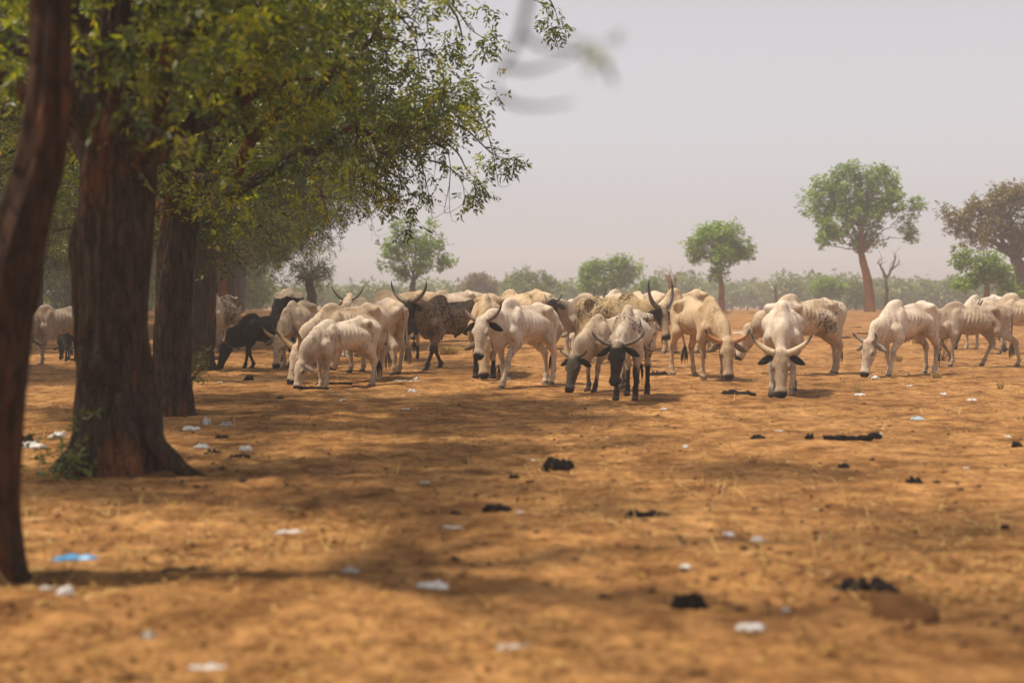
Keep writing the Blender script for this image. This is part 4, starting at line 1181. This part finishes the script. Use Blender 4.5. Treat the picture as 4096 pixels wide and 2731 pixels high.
def bare_tree(name, label, d, base, limbs, seed, bark, r, cat='tree'):
    gb = P(base[0], base[1], d); b = np.array([gb[0], d, float(ground_z(gb[0], d)) - .05])
    root = empty(name, tuple(b)); tag(root, label, cat)
    rs = np.random.RandomState(seed)
    for q, (pts, rr) in enumerate(limbs):
        pp = np.array([P(x, y, d + .25 * (q % 3 - 1) * (i > 0)) - b for i, (x, y) in enumerate(pts)])
        if q == 0: pp[0, 2] = -.1
        tt = np.linspace(0, 1, 14); ti = np.linspace(0, 1, len(pp))
        p = np.stack([np.interp(tt, ti, pp[:, i]) for i in range(3)], 1) + rs.normal(size=(14, 3)) * rr * .25
        m = MB(); m.tube(p, np.linspace(rr, rr * (.6 if q == 0 else .3), 14), 9)
        if q:
            for _ in range(5):
                a = p[rs.randint(5, 14)]; m.tube(bez(a, a + rs.normal(size=3) * .15 + [0, 0, .15], a + rs.normal(size=3) * .3 + [0, 0, .4], 5), np.linspace(rr * .3, .008, 5), 4)
        m.build('trunk' if q == 0 else 'limb', M[bark], root)
bare_tree('bare_tree', 'bare grey forked sapling right behind the leaning orange trunk', 82, (3548, 1244), [([(3548, 1240), (3546, 1170), (3545, 1110)], .14), ([(3545, 1112), (3525, 1070), (3512, 1045)], .09), ([(3545, 1112), (3565, 1080), (3580, 1040), (3582, 1020)], .09), ([(3560, 1085), (3590, 1060), (3598, 1042)], .05)], 1, 'farbark', .15)
bare_tree('pollard_stump', 'reddish pollarded stump with two stubby arms above the herd', 88, (2690, 1240), [([(2690, 1240), (2690, 1190), (2688, 1160)], .24), ([(2688, 1165), (2676, 1130), (2672, 1112), (2676, 1095)], .13), ([(2690, 1165), (2700, 1130), (2704, 1112)], .13)], 2, 'orangebark', .2, 'stump')
bare_tree('stump', 'thin dead stump in haze above the head-on cow', 96, (3105, 1238), [([(3105, 1240), (3104, 1190), (3102, 1150)], .13), ([(3103, 1165), (3098, 1148)], .07)], 3, 'farbark', .1, 'stump')

# --- the wood far off, one hazy mass
rs = np.random.RandomState(5)
wl, wt = MB(), MB()
CC = []
for q in range(430):
    d = rs.uniform(140, 230)
    px = rs.uniform(-500, 4700)
    x = (px - PW / 2) / FPX * d
    top = (2.9 + 1.5 * rs.rand() + 1.2 * VNZ.n2(np.array([px * .004]), np.array([3.3]))[0]) * (1.0 if px > 2600 else .8)
    if px > 4096 and rs.rand() < .4: continue
    if 1050 < px < 2650:
        if rs.rand() < .62: continue
        top *= .68
    elif px > 2650: top *= .72
    z0 = float(ground_z(x, d)); r = 1.0 + 1.5 * rs.rand()
    k = int(20 + 13 * r)
    c = np.array([x, d, z0 + .8 + top * .55]) + rdir(rs, k) * (rs.rand(k, 1) ** .45) * np.array([r * 1.4, r * 1.4, top * .5])
    c[:, 2] = np.maximum(c[:, 2], z0 + .4)
    if px < 1000: c[:, 2] += 1.5
    CC.append(c)
    wt.tube(np.array([[x, d, z0 - .1], [x + .1, d, z0 + 1], [x, d, z0 + top * .6]]), [.16, .13, .08], 5)
leaves(wl, np.vstack(CC), .6, rs, 6, 2, .40, .22, .3, .1, .55, .2, .3)
o = wl.build('distant_woodland', M['grey_green']); tag(o, 'hazy grey green belt of far woodland along the horizon', 'woodland', kind='stuff')
o = wt.build('woodland_stems', M['farbark'], o); tag(o, kind='stuff')

rs = np.random.RandomState(15)
gl = MB(); CC = []
for q in range(70):
    d = rs.uniform(74, 116); px = rs.uniform(-250, 1060); x = (px - PW / 2) / FPX * d
    if px > 700 and d < 95: continue
    z0 = float(ground_z(x, d)); k = 26
    CC.append(np.array([x, d, z0 + 1.5]) + rdir(rs, k) * (rs.rand(k, 1) ** .4) * np.array([1.7, 1.7, 1.5]))
CC = np.vstack(CC)
leaves(gl, CC, .5, rs, 8, 2, .22, .10, .25, .2, .4, .2, .25)
o = gl.build('grove_thicket', M['neem']); tag(o, 'dense green thicket filling the grove beyond the trunks', 'thicket', kind='stuff')
# ------------------------------------------------------------------ small things on the ground
def _ico():
    t = (1 + 5 ** .5) / 2
    V = [(-1, t, 0), (1, t, 0), (-1, -t, 0), (1, -t, 0), (0, -1, t), (0, 1, t), (0, -1, -t), (0, 1, -t), (t, 0, -1), (t, 0, 1), (-t, 0, -1), (-t, 0, 1)]
    F = [(0, 11, 5), (0, 5, 1), (0, 1, 7), (0, 7, 10), (0, 10, 11), (1, 5, 9), (5, 11, 4), (11, 10, 2), (10, 7, 6), (7, 1, 8), (3, 9, 4), (3, 4, 2), (3, 2, 6), (3, 6, 8), (3, 8, 9), (4, 9, 5), (2, 4, 11), (6, 2, 10), (8, 6, 7), (9, 8, 1)]
    V = [np.array(v) / np.linalg.norm(v) for v in V]
    for _ in range(2):
        c = {}; G2 = []
        def mid(a, b):
            k = (min(a, b), max(a, b))
            if k not in c:
                v = V[a] + V[b]; V.append(v / np.linalg.norm(v)); c[k] = len(V) - 1
            return c[k]
        for a, b, d in F:
            x, y, z = mid(a, b), mid(b, d), mid(d, a)
            G2 += [(a, x, z), (b, y, x), (d, z, y), (x, y, z)]
        F = G2
    return np.array(V), np.array(F)
ICO_V, ICO_F = _ico()

def lump(name, label, px, py, w, hgt, dep, mat, seed, cat, lobes=1, group=None, yaw=None, amp=0.55, up=0.0):
    """a crumpled piece lying on the ground; sizes in photo pixels at its place"""
    p = G(px, py); k = 1 / ppm(p[1])
    rs = np.random.RandomState(seed)
    W, H, D = w * k, hgt * k, dep * k
    mb = MB()
    for q in range(lobes):
        V = ICO_V.copy()
        r = 1 + amp * 2 * (VNZ.f3(V * 1.5 + rs.rand(3) * 20, 2) - .5) + amp * .9 * (VNZ.f3(V * 4.2 + rs.rand(3) * 20, 2) - .5)
        V = V * r[:, None]
        f = (q + .5) / lobes - .5
        sc = np.array([W / lobes * (.62 if lobes > 1 else .5) * (.8 + .5 * rs.rand()), D * .5 * (.7 + .5 * rs.rand()), H * .55 * (.7 + .5 * rs.rand())])
        V = V * sc + np.array([f * W, rs.normal() * D * .15, H * .38 + up * (f > .25) * H])
        V[:, 2] = np.maximum(V[:, 2], -0.012 if name != "earth_mound" else -0.2)
        mb.add(V, ICO_F)
    o = mb.build(name, M[mat], None, smooth=False, loc=(p[0], p[1], float(ground_z(p[0], p[1])) - .004))
    o.rotation_euler = (0, 0, rs.uniform(-.25, .25) if yaw is None else yaw)
    return tag(o, label, cat, group)

def sheet(name, label, px, py, w, hgt, dep, mat, seed, cat, lobes=1, group=None, up=0.0):
    """a torn, creased film or cloth, a few millimetres thick, with an irregular outline"""
    p = G(px, py); k = 1 / ppm(p[1]); rs = np.random.RandomState(seed)
    W, H, D = w * k, hgt * k, dep * k
    nu, nv = 22, 12
    u, v = np.meshgrid(np.linspace(-1, 1, nu), np.linspace(-1, 1, nv), indexing='ij')
    off = rs.rand(2) * 30
    ru = 1 - .35 * VNZ.f2(v * 1.6 + off[0], v * 0 + off[1], 2) ; rv = 1 - .55 * VNZ.f2(u * 2.2 + off[1], u * 0 + off[0], 3)
    x = u * ru * W * .58; y = v * rv * D * .62
    fold = np.abs(VNZ.f2(u * (1.2 + .5 * lobes) + off[0], v * 1.3 + off[1], 2) - .5) * 2
    fine = np.abs(VNZ.f2(u * 5 + off[1], v * 4 + off[0], 2) - .5)
    edge = np.clip(1.25 - np.maximum(np.abs(u), np.abs(v)) ** 3, .05, 1)
    fine = fine * (.2 if mat == 'black_rag' else 1)
    z = H * (.30 + .70 * fold + .45 * fine) * edge + up * H * .6 * np.clip(u - .3, 0, 1)
    y = y + H * .5 * (fold - .4)
    a = rs.uniform(-.3, .3); c_, s_ = math.cos(a), math.sin(a)
    X = np.stack([x * c_ - y * s_, x * s_ + y * c_, z], -1)
    top = X.reshape(-1, 3); bot = top * np.array([.97, .97, 1]) - [0, 0, max(.003, H * .16)]
    bot[:, 2] = np.maximum(bot[:, 2] * .55, -.008)
    i = np.arange(nu - 1)[:, None] * nv; j = np.arange(nv - 1)[None]
    q = np.stack([i + j, i + nv + j, i + nv + j + 1, i + j + 1], -1).reshape(-1, 4)
    n_ = nu * nv
    rim = np.concatenate([np.arange(nu) * nv, (nu - 1) * nv + np.arange(1, nv), np.arange(nu - 2, -1, -1) * nv + nv - 1, np.arange(nv - 2, 0, -1)])
    r2 = np.roll(rim, -1)
    mb = MB(); mb.add(np.vstack([top, bot]), [q, q[:, ::-1] + n_, np.stack([r2, rim, rim + n_, r2 + n_], -1)])
    o = mb.build(name, M[mat], None, smooth=mat == 'black_rag', loc=(p[0], p[1], float(ground_z(p[0], p[1])) - .004))
    return tag(o, label, cat, group)

WS, BR = 'scraps of white plastic litter', 'dark rags and scraps on the ground'
N = 'plastic_scrap'
lit = [  # kind, label, px, py, w, h, depth, mat, lobes
 (N, 'long white plastic strip lying in the left foreground', 1162, 2130, 115, 24, 40, 'white_plastic', 3),
 (N, 'white plastic strip at the bottom edge left of centre', 832, 2668, 150, 30, 55, 'white_plastic', 3),
 (N, 'white crumpled scrap near the leaning trunk base', 259, 2385, 66, 58, 50, 'white_plastic', 1),
 (N, 'small pale green scrap left of the white crumpled one', 188, 2375, 60, 30, 40, 'grey_plastic', 1),
 ('plastic_bag', 'bright blue plastic bag lying in the left foreground', 306, 2235, 175, 42, 70, 'blue_plastic', 4),
 ('dark_rag', 'long flat black strip in shade at lower left', 746, 2288, 205, 22, 40, 'black_rag', 4),
 (N, 'white plastic scrap left of the thick knotted trunk', 231, 1752, 52, 44, 40, 'white_plastic', 1),
 (N, 'dirty white sheet heap between the two nearest trunks', 120, 1795, 130, 40, 60, 'white_plastic', 3),
 ('dark_rag', 'black rag heap behind the dirty white sheet', 88, 1770, 90, 42, 50, 'black_rag', 2),
 (N, 'low white scrap right of the flared roots', 769, 1710, 70, 26, 40, 'white_plastic', 2),
 (N, 'upright white scrap beside the twiggy shrub', 828, 1685, 34, 46, 25, 'white_plastic', 1),
 (N, 'pointed translucent scrap right of the upright white scrap', 903, 1695, 52, 34, 30, 'grey_plastic', 2),
 (N, 'white scrap touching a small black rag by the roots', 808, 1782, 62, 34, 40, 'white_plastic', 2),
 ('dark_rag', 'small oval black rag right of the roots', 887, 1749, 54, 18, 28, 'black_rag', 1),
 ('dark_rag', 'thick black rag lying in front of a white scrap', 958, 1826, 76, 28, 36, 'black_rag', 1),
 (N, 'white scrap behind the thick black rag', 981, 1794, 54, 34, 30, 'white_plastic', 1),
 ('dark_rag', 'black torn rag between the two white scraps by the roots', 856, 1806, 68, 30, 32, 'black_rag', 2),
 (N, 'white sheet at the foot of the second avenue trunk', 655, 1648, 64, 30, 40, 'white_plastic', 2),
 (N, 'blurred tan scrap at the lower left', 589, 2550, 50, 50, 50, 'grey_plastic', 1),
 ('dark_rag', 'large black wedge-shaped rag in mid foreground', 2228, 1868, 122, 52, 60, 'black_rag', 2),
 ('dark_rag', 'tiny dark crumb below left of the black wedge', 2056, 1912, 46, 18, 24, 'black_rag', 2),
 ('dark_rag', 'black pointed rag in the centre foreground', 1985, 2048, 112, 42, 50, 'black_rag', 3),
 ('dark_rag', 'small dark rag left of the black pointed one', 1820, 2046, 46, 22, 26, 'black_rag', 2),
 ('dark_rag', 'long black bar-shaped rag right of centre', 2589, 2064, 178, 36, 48, 'black_rag', 4),
 (N, 'bright white box-like scrap in the centre foreground', 1730, 2336, 122, 40, 60, 'white_plastic', 2),
 (N, 'pale scrap with dark middle left of the bright white one', 1400, 2292, 68, 32, 40, 'grey_plastic', 2),
 (N, 'white stone-like scrap in front of the white calf', 1369, 1602, 26, 14, 16, 'white_plastic', 1),
 (N, 'pointed white scrap in front of the mottled bull', 1651, 1570, 36, 24, 20, 'white_plastic', 2),
 (N, 'blue grey scrap below the pointed white scrap', 1624, 1634, 32, 12, 18, 'pale_blue', 2),
 (N, 'tiny white dot of plastic above the black wedge rag', 2428, 1750, 16, 14, 12, 'white_plastic', 1),
 (N, 'tiny white scrap left of the black wedge rag', 2134, 1826, 24, 16, 16, 'white_plastic', 1),
 (N, 'faint pale scrap left of the tiny dark crumb', 1702, 1935, 44, 16, 26, 'grey_plastic', 1),
 (N, 'long pale scrap below the small dark rag', 1812, 2108, 90, 18, 60, 'grey_plastic', 3),
 (N, 'small white scrap right of the black pointed rag', 2083, 2058, 30, 20, 20, 'white_plastic', 1),
 (N, 'long pinkish pale strip near the bottom centre', 2063, 2590, 150, 22, 50, 'grey_plastic', 3),
 ('dark_rag', 'black ragged strip on the ground before the head-on cow', 2945, 1578, 140, 26, 40, 'black_rag', 4),
 ('dark_rag', 'small black double lump right of centre', 3032, 1760, 58, 20, 30, 'black_rag', 2),
 ('dark_rag', 'small upright black lump left of the long branch', 3237, 1770, 34, 28, 24, 'black_rag', 1),
 ('dark_branch', 'long dark branch with a thick raised end at right', 3408, 1768, 210, 26, 34, 'black_rag', 5),
 ('dark_rag', 'small black lump below the long dark branch', 3373, 1866, 50, 24, 28, 'black_rag', 2),
 ('dark_rag', 'dark angular lump in the right foreground shade', 3656, 1940, 56, 40, 34, 'black_rag', 1),
 ('dark_rag', 'small dark lump near the right frame edge, lower one', 4021, 2102, 34, 26, 28, 'black_rag', 1),
 ('dark_rag', 'black lump cut by the right frame edge', 4066, 1790, 40, 30, 28, 'black_rag', 1),
 ('dark_rag', 'big black crumpled rag in front of the earth mound', 3463, 2346, 245, 62, 90, 'black_rag', 4),
 ('dark_rag', 'black blurred rag right of the bottom centre', 2757, 2425, 130, 66, 80, 'black_rag', 2),
 (N, 'white rag-like scrap with raised corner at lower right', 3000, 2520, 104, 44, 60, 'white_plastic', 2),
 (N, 'slanted white scrap, left of the pair right of the black bar', 2914, 2148, 44, 34, 34, 'white_plastic', 1),
 (N, 'slanted white scrap, right of the pair right of the black bar', 3028, 2162, 48, 34, 34, 'white_plastic', 1),
 (N, 'small white scrap above the black blurred rag', 2741, 2270, 44, 28, 34, 'white_plastic', 1),
 (N, 'tiny pale scrap right of the raised-corner scrap', 3142, 2432, 36, 24, 26, 'grey_plastic', 1),
 (N, 'tiny white scrap in the right foreground shade', 3864, 1886, 20, 22, 18, 'white_plastic', 1),
 (N, 'white scrap near the black lump at right edge', 4029, 1752, 30, 16, 20, 'white_plastic', 1),
 (N, 'pale blue torn bag at mid right', 3671, 1694, 56, 22, 30, 'pale_blue', 3),
 (N, 'white scrap behind the raised end of the long branch', 3512, 1736, 34, 20, 24, 'white_plastic', 1),
 (N, 'white torn scrap in front of the humped bull head', 3502, 1520, 30, 22, 18, 'white_plastic', 2),
 (N, 'white scrap caught in the straw below the humped bull', 3440, 1580, 40, 20, 24, 'white_plastic', 2),
 (N, 'small white scrap right of the dry tuft', 3773, 1580, 26, 16, 16, 'white_plastic', 2),
 (N, 'white heap of plastic below the thin walking cow', 3887, 1608, 36, 20, 24, 'white_plastic', 2),
 (N, 'flat white scrap below the humped bull legs', 3640, 1537, 24, 10, 14, 'white_plastic', 1),
 (N, 'tiny white scrap left of the small double lump', 2741, 1796, 22, 20, 18, 'white_plastic', 1),
 (N, 'pale flat scrap below the head-on cow', 3118, 1724, 32, 12, 20, 'grey_plastic', 1),
 (N, 'white scrap between the orange-horned and black-headed cows', 2655, 1626, 26, 14, 16, 'white_plastic', 1),
 ('dark_rag', 'dark smudge-like rag at the very bottom right of centre', 2796, 2698, 66, 26, 40, 'black_rag', 1),
 ('dark_log', 'thin black log under the muzzle of the white calf', 1250, 1557, 110, 15, 16, 'black_rag', 5),
 ('dark_log', 'thin black log between the legs of the white calf', 1335, 1535, 120, 13, 14, 'black_rag', 5),
 ('plastic_bag', 'dark bunched plastic bag standing near the black bull', 995, 1512, 34, 36, 22, 'black_rag', 1),
 ('dark_rag', 'tiny black lump in front of the golden-horned cow', 1121, 1594, 26, 13, 14, 'black_rag', 1),
 (N, 'white scrap between the avenue trunk and the black bull', 880, 1530, 20, 14, 12, 'white_plastic', 1),
 (N, 'light blue scrap seen between the calf legs', 1370, 1426, 50, 9, 14, 'pale_blue', 3),
 ('dark_rag', 'black cloth on the ground left of the orange-horned cow', 2638, 1500, 74, 22, 26, 'black_rag', 3),
 (N, 'white scrap beside the black cloth', 2688, 1496, 12, 12, 10, 'white_plastic', 1),
 (N, 'flat white litter far off between the two grazing cows', 2956, 1327, 52, 8, 14, 'white_plastic', 3),
 ('dark_rag', 'thin dark scrap beside the far white litter', 2983, 1341, 24, 5, 9, 'black_rag', 2),
 ('dark_rag', 'dark scrap on open ground left of humped bull, farthest', 3430, 1309, 32, 8, 12, 'black_rag', 2),
 ('dark_rag', 'thin dark scrap on open ground left of humped bull, middle', 3457, 1335, 62, 6, 10, 'black_rag', 3),
 ('dark_rag', 'flat black scrap just left of the humped bull horns', 3376, 1355, 60, 9, 14, 'black_rag', 3),
 ('plastic_bottle', 'grey crushed bottle lying below the mottled bull', 1632, 1519, 96, 14, 16, 'grey_plastic', 4),
 (N, 'white paper scrap standing against the crushed bottle', 1664, 1514, 18, 20, 8, 'white_plastic', 1),
 (N, 'white paper scrap between the legs of the black-eared cow', 2031, 1517, 22, 18, 10, 'white_plastic', 1),
]
for q, (nm, lab, px, py, w, h, dp, mt, lb_) in enumerate(lit):
    blk = mt == 'black_rag'
    (lump if nm in ('dark_log', 'dark_branch', 'plastic_bottle') else sheet)(nm, lab, px, py, w * 1.1, h * (1.15 if blk and 'rag' in nm else .8), dp, mt, 200 + q, 'rag' if blk and 'rag' in nm else ('branch' if 'branch' in nm else ('log' if 'log' in nm else ('bag' if 'bag' in nm else ('bottle' if 'bottle' in nm else 'plastic scrap')))), lb_, BR if blk else WS, up=.5 if 'branch' in nm or 'raised' in lab else 0)
_m = lump('earth_mound', 'brown earth mound behind the big black rag at lower right', 3620, 2455, 240, 205, 210, 'mud', 405, 'mound', 1, amp=.34)
_m.location.z -= .075
lump('earth_mound', 'low mound of earth at the foot of the pale brown avenue trunk', 850, 1432, 95, 26, 60, 'mud', 402, 'mound', 2, amp=.3)

# --- dry tufts and twiggy shrubs
def tuft(label, px, py, w, h, n, seed, mat='straw', name='dry_grass_tuft', cat='grass tuft', group='dry grass tufts'):
    p = G(px, py); k = 1 / ppm(p[1]); rs = np.random.RandomState(seed)
    root = empty(name, (p[0], p[1], float(ground_z(p[0], p[1])) - .02)); tag(root, label, cat, group)
    mb = MB()
    for _ in range(n):
        a = rs.rand() * 6.28; r = rs.rand() ** .6 * w * k * .33; L = h * k * (.6 + .6 * rs.rand())
        b = np.array([r * math.cos(a), r * math.sin(a), 0]); o = rs.rand() * .8 + .2
        t = b + np.array([math.cos(a) * o * w * k * .3, math.sin(a) * o * w * k * .3, L])
        mb.tube(bez(b, (b + t) / 2 + [0, 0, L * .15], t, 4), [.006, .005, .004, .001], 3, cap=False, tint=float(np.clip(rs.normal(.55, .25), 0, 1)))
    o = mb.build('blades', M[mat], root); tag(o, kind='stuff')
tuft('low dry yellow tuft below the rear of the humped bull', 3746, 1512, 46, 24, 150, 1)
tuft('small dry tuft under the belly of the humped bull', 3594, 1440, 36, 26, 90, 2)
tuft('dry straw tuft between the legs of the humped bull', 3665, 1378, 44, 32, 110, 3)
tuft('golden dry tuft between the legs of the mottled bull', 1794, 1424, 96, 32, 260, 4)
tuft('far yellow tuft near the crest below the compact green tree', 2912, 1256, 34, 18, 80, 5)
tuft('far yellow tuft near the crest left of the head-on cow', 3004, 1258, 30, 12, 60, 6)
tuft('sparse straw tuft at mid right behind white litter', 3432, 1566, 40, 40, 22, 7)
tuft('small straw tuft at the right edge of the sunlit ground', 4000, 1560, 34, 34, 26, 8)

def shrub(name, label, px, py, stems, seed, leafy, d_r=.008):
    p = G(px, py); b = np.array([p[0], p[1], float(ground_z(p[0], p[1])) - .03]); rs = np.random.RandomState(seed)
    root = empty(name, tuple(b)); tag(root, label, 'shrub')
    mb = MB(); tips = []
    for (tx, ty) in stems:
        t = P(tx, ty, p[1] + rs.normal() * .15) - b
        s0 = np.array([rs.normal() * .05, rs.normal() * .05, 0])
        c = bez(s0, s0 * .4 + t * .5 + [0, 0, t[2] * .18], t, 9)
        mb.tube(c, np.linspace(d_r, d_r * .3, 9), 5)
        for _ in range(4):
            a = c[rs.randint(3, 9)]; e = a + rs.normal(size=3) * .09 + [0, 0, .12]
            mb.tube(bez(a, (a + e) / 2 + rs.normal(size=3) * .02, e, 4), np.linspace(d_r * .5, d_r * .2, 4), 4); tips.append(e)
        tips.append(t)
    mb.build('stems', M['twig'], root)
    if leafy:
        lb = MB(); leaves(lb, tips, .10, rs, leafy, 2, .05, .022, .08, .1, .5)
        o = lb.build('foliage', M['grey_green'], root); tag(o, kind='stuff')
shrub('twiggy_shrub', 'dark twiggy shrub with sparse leaves at the second trunk foot', 700, 1640, [(660 + 11 * i, 1440 + (i * 37 % 90)) for i in range(12)], 1, 5, .011)
shrub('thorny_shrub', 'bare thorny stems behind the hind legs of the humped bull', 3765, 1440, [(3740, 1330), (3748, 1322), (3762, 1340), (3775, 1355), (3790, 1345), (3800, 1335), (3808, 1400), (3782, 1400), (3795, 1425), (3755, 1375)], 2, 0, .009)
shrub('seedling_shrub', 'small green seedlings at the left foot of the thick trunk', 285, 1930, [(250, 1870), (270, 1850), (295, 1860), (320, 1880), (235, 1895)], 3, 4, .006)

# --- uncountable: fallen leaves, straw, clods
rs = np.random.RandomState(77)
def scatter(n, y0, y1, pw=1.0):
    d = 1 / (1 / y0 + (1 / y1 - 1 / y0) * rs.rand(n) ** pw)
    x = (rs.rand(n) - .5) * (.76 * d + 2)
    return x, d
n = 9000
x, y = scatter(n, 4.3, 40, 1.15)
keep = (VNZ.f2(x * .9, y * .9, 2) + .25 * (x < 0) > .42) ; x, y = x[keep], y[keep]; n = len(x)
z = ground_z(x, y) + .006
a = rs.rand(n) * 6.28; L = .010 + .016 * rs.rand(n); tl = rs.normal(size=n) * .35
u = np.stack([np.cos(a), np.sin(a), tl], 1) * L[:, None]; w = np.stack([-np.sin(a), np.cos(a), rs.normal(size=n) * .5], 1) * (L * .4)[:, None]
c = np.stack([x, y, z + L * .4], 1)
V = np.stack([c - u, c + w, c + u, c - w], 1).reshape(-1, 3)
V[:, 2] = np.maximum(V[:, 2], ground_z(V[:, 0], V[:, 1]) + .003)
mb = MB(); mb.add(V, np.arange(len(V)).reshape(-1, 4), tint=np.repeat(np.clip(rs.normal(.6, .25, n), 0, 1), 4))
o = mb.build('leaf_litter', M['litterleaf'], None, False); tag(o, 'yellow and brown fallen leaves strewn over the soil', 'leaf litter', kind='stuff')

n = 9000
x, y = scatter(n, 6, 45, 1.0)
keep = VNZ.f2(x * .5 + 9, y * .5, 2) + .18 * (x > 0) > .5; x, y = x[keep], y[keep]; n = len(x)
a = rs.rand(n) * 6.28; L = .03 + .075 * rs.rand(n); st = rs.rand(n) < .14
e = np.where(st, .5 + rs.rand(n), .08 * rs.rand(n))
z = ground_z(x, y)
d3 = np.stack([np.cos(a), np.sin(a), e], 1) * L[:, None]
c = np.stack([x, y, z + .003], 1); wv = np.stack([-np.sin(a), np.cos(a), 0 * a], 1) * .0035; wz = np.array([0, 0, .004])
V = np.stack([c - wv, c + wv, c + d3 + wv * .3, c + d3 - wv * .3 + wz], 1).reshape(-1, 3)
mb = MB(); mb.add(V, np.arange(len(V)).reshape(-1, 4), tint=np.repeat(np.clip(rs.normal(.6, .25, n), 0, 1), 4))
o = mb.build('dry_straw', M['straw'], None, False); tag(o, 'broken dry straw lying and standing on the bare plain', 'straw', kind='stuff')

n = 3200
x, y = scatter(n, 4.5, 44, 1.0)
keep = VNZ.f2(x * .7 + 3, y * .7 + 5, 2) > .42; x, y = x[keep], y[keep]; n = len(x)
ov = np.array([[1, 0, 0], [-1, 0, 0], [0, 1, 0], [0, -1, 0], [0, 0, 1], [0, 0, -.4]], float)
of = np.array([[0, 2, 4], [2, 1, 4], [1, 3, 4], [3, 0, 4], [2, 0, 5], [1, 2, 5], [3, 1, 5], [0, 3, 5]])
s = .006 + .020 * rs.rand(n) ** 2.2
V = ov[None] * s[:, None, None] * (.6 + .8 * rs.rand(n, 6, 1)) * np.array([1.2, 1.2, .7]) + np.stack([x, y, ground_z(x, y) + s * .2], 1)[:, None]
F = (of[None] + (np.arange(n) * 6)[:, None, None]).reshape(-1, 3)
mb = MB(); mb.add(V.reshape(-1, 3), F, tint=np.repeat(np.clip(rs.normal(.5, .3, n), 0, 1), 6))
o = mb.build('dirt_clods', M['clod'], None, False); tag(o, 'small clods and dung crumbs scattered over the soil', 'clods', kind='stuff')
# ------------------------------------------------------------------ dusty air
hz = NT('dusty_air')
pv = hz.n('ShaderNodeVolumePrincipled')
pv.inputs['Color'].default_value = (0.88, 0.895, 0.94, 1)
pv.inputs['Density'].default_value = 0.0024
pv.inputs['Anisotropy'].default_value = 0.15
hz.l(pv.outputs[0], hz.out.inputs['Volume'])
hV = [(x, y, z) for x in (-440, 440) for y in (-80, 460) for z in (-2.2, 15.0)]
hF = np.array([[0, 1, 3, 2], [4, 6, 7, 5], [0, 4, 5, 1], [2, 3, 7, 6], [0, 2, 6, 4], [1, 5, 7, 3]])
haze = obj('haze', mesh_np('haze', hV, hF, hz.m, False))
tag(haze, kind='stuff')
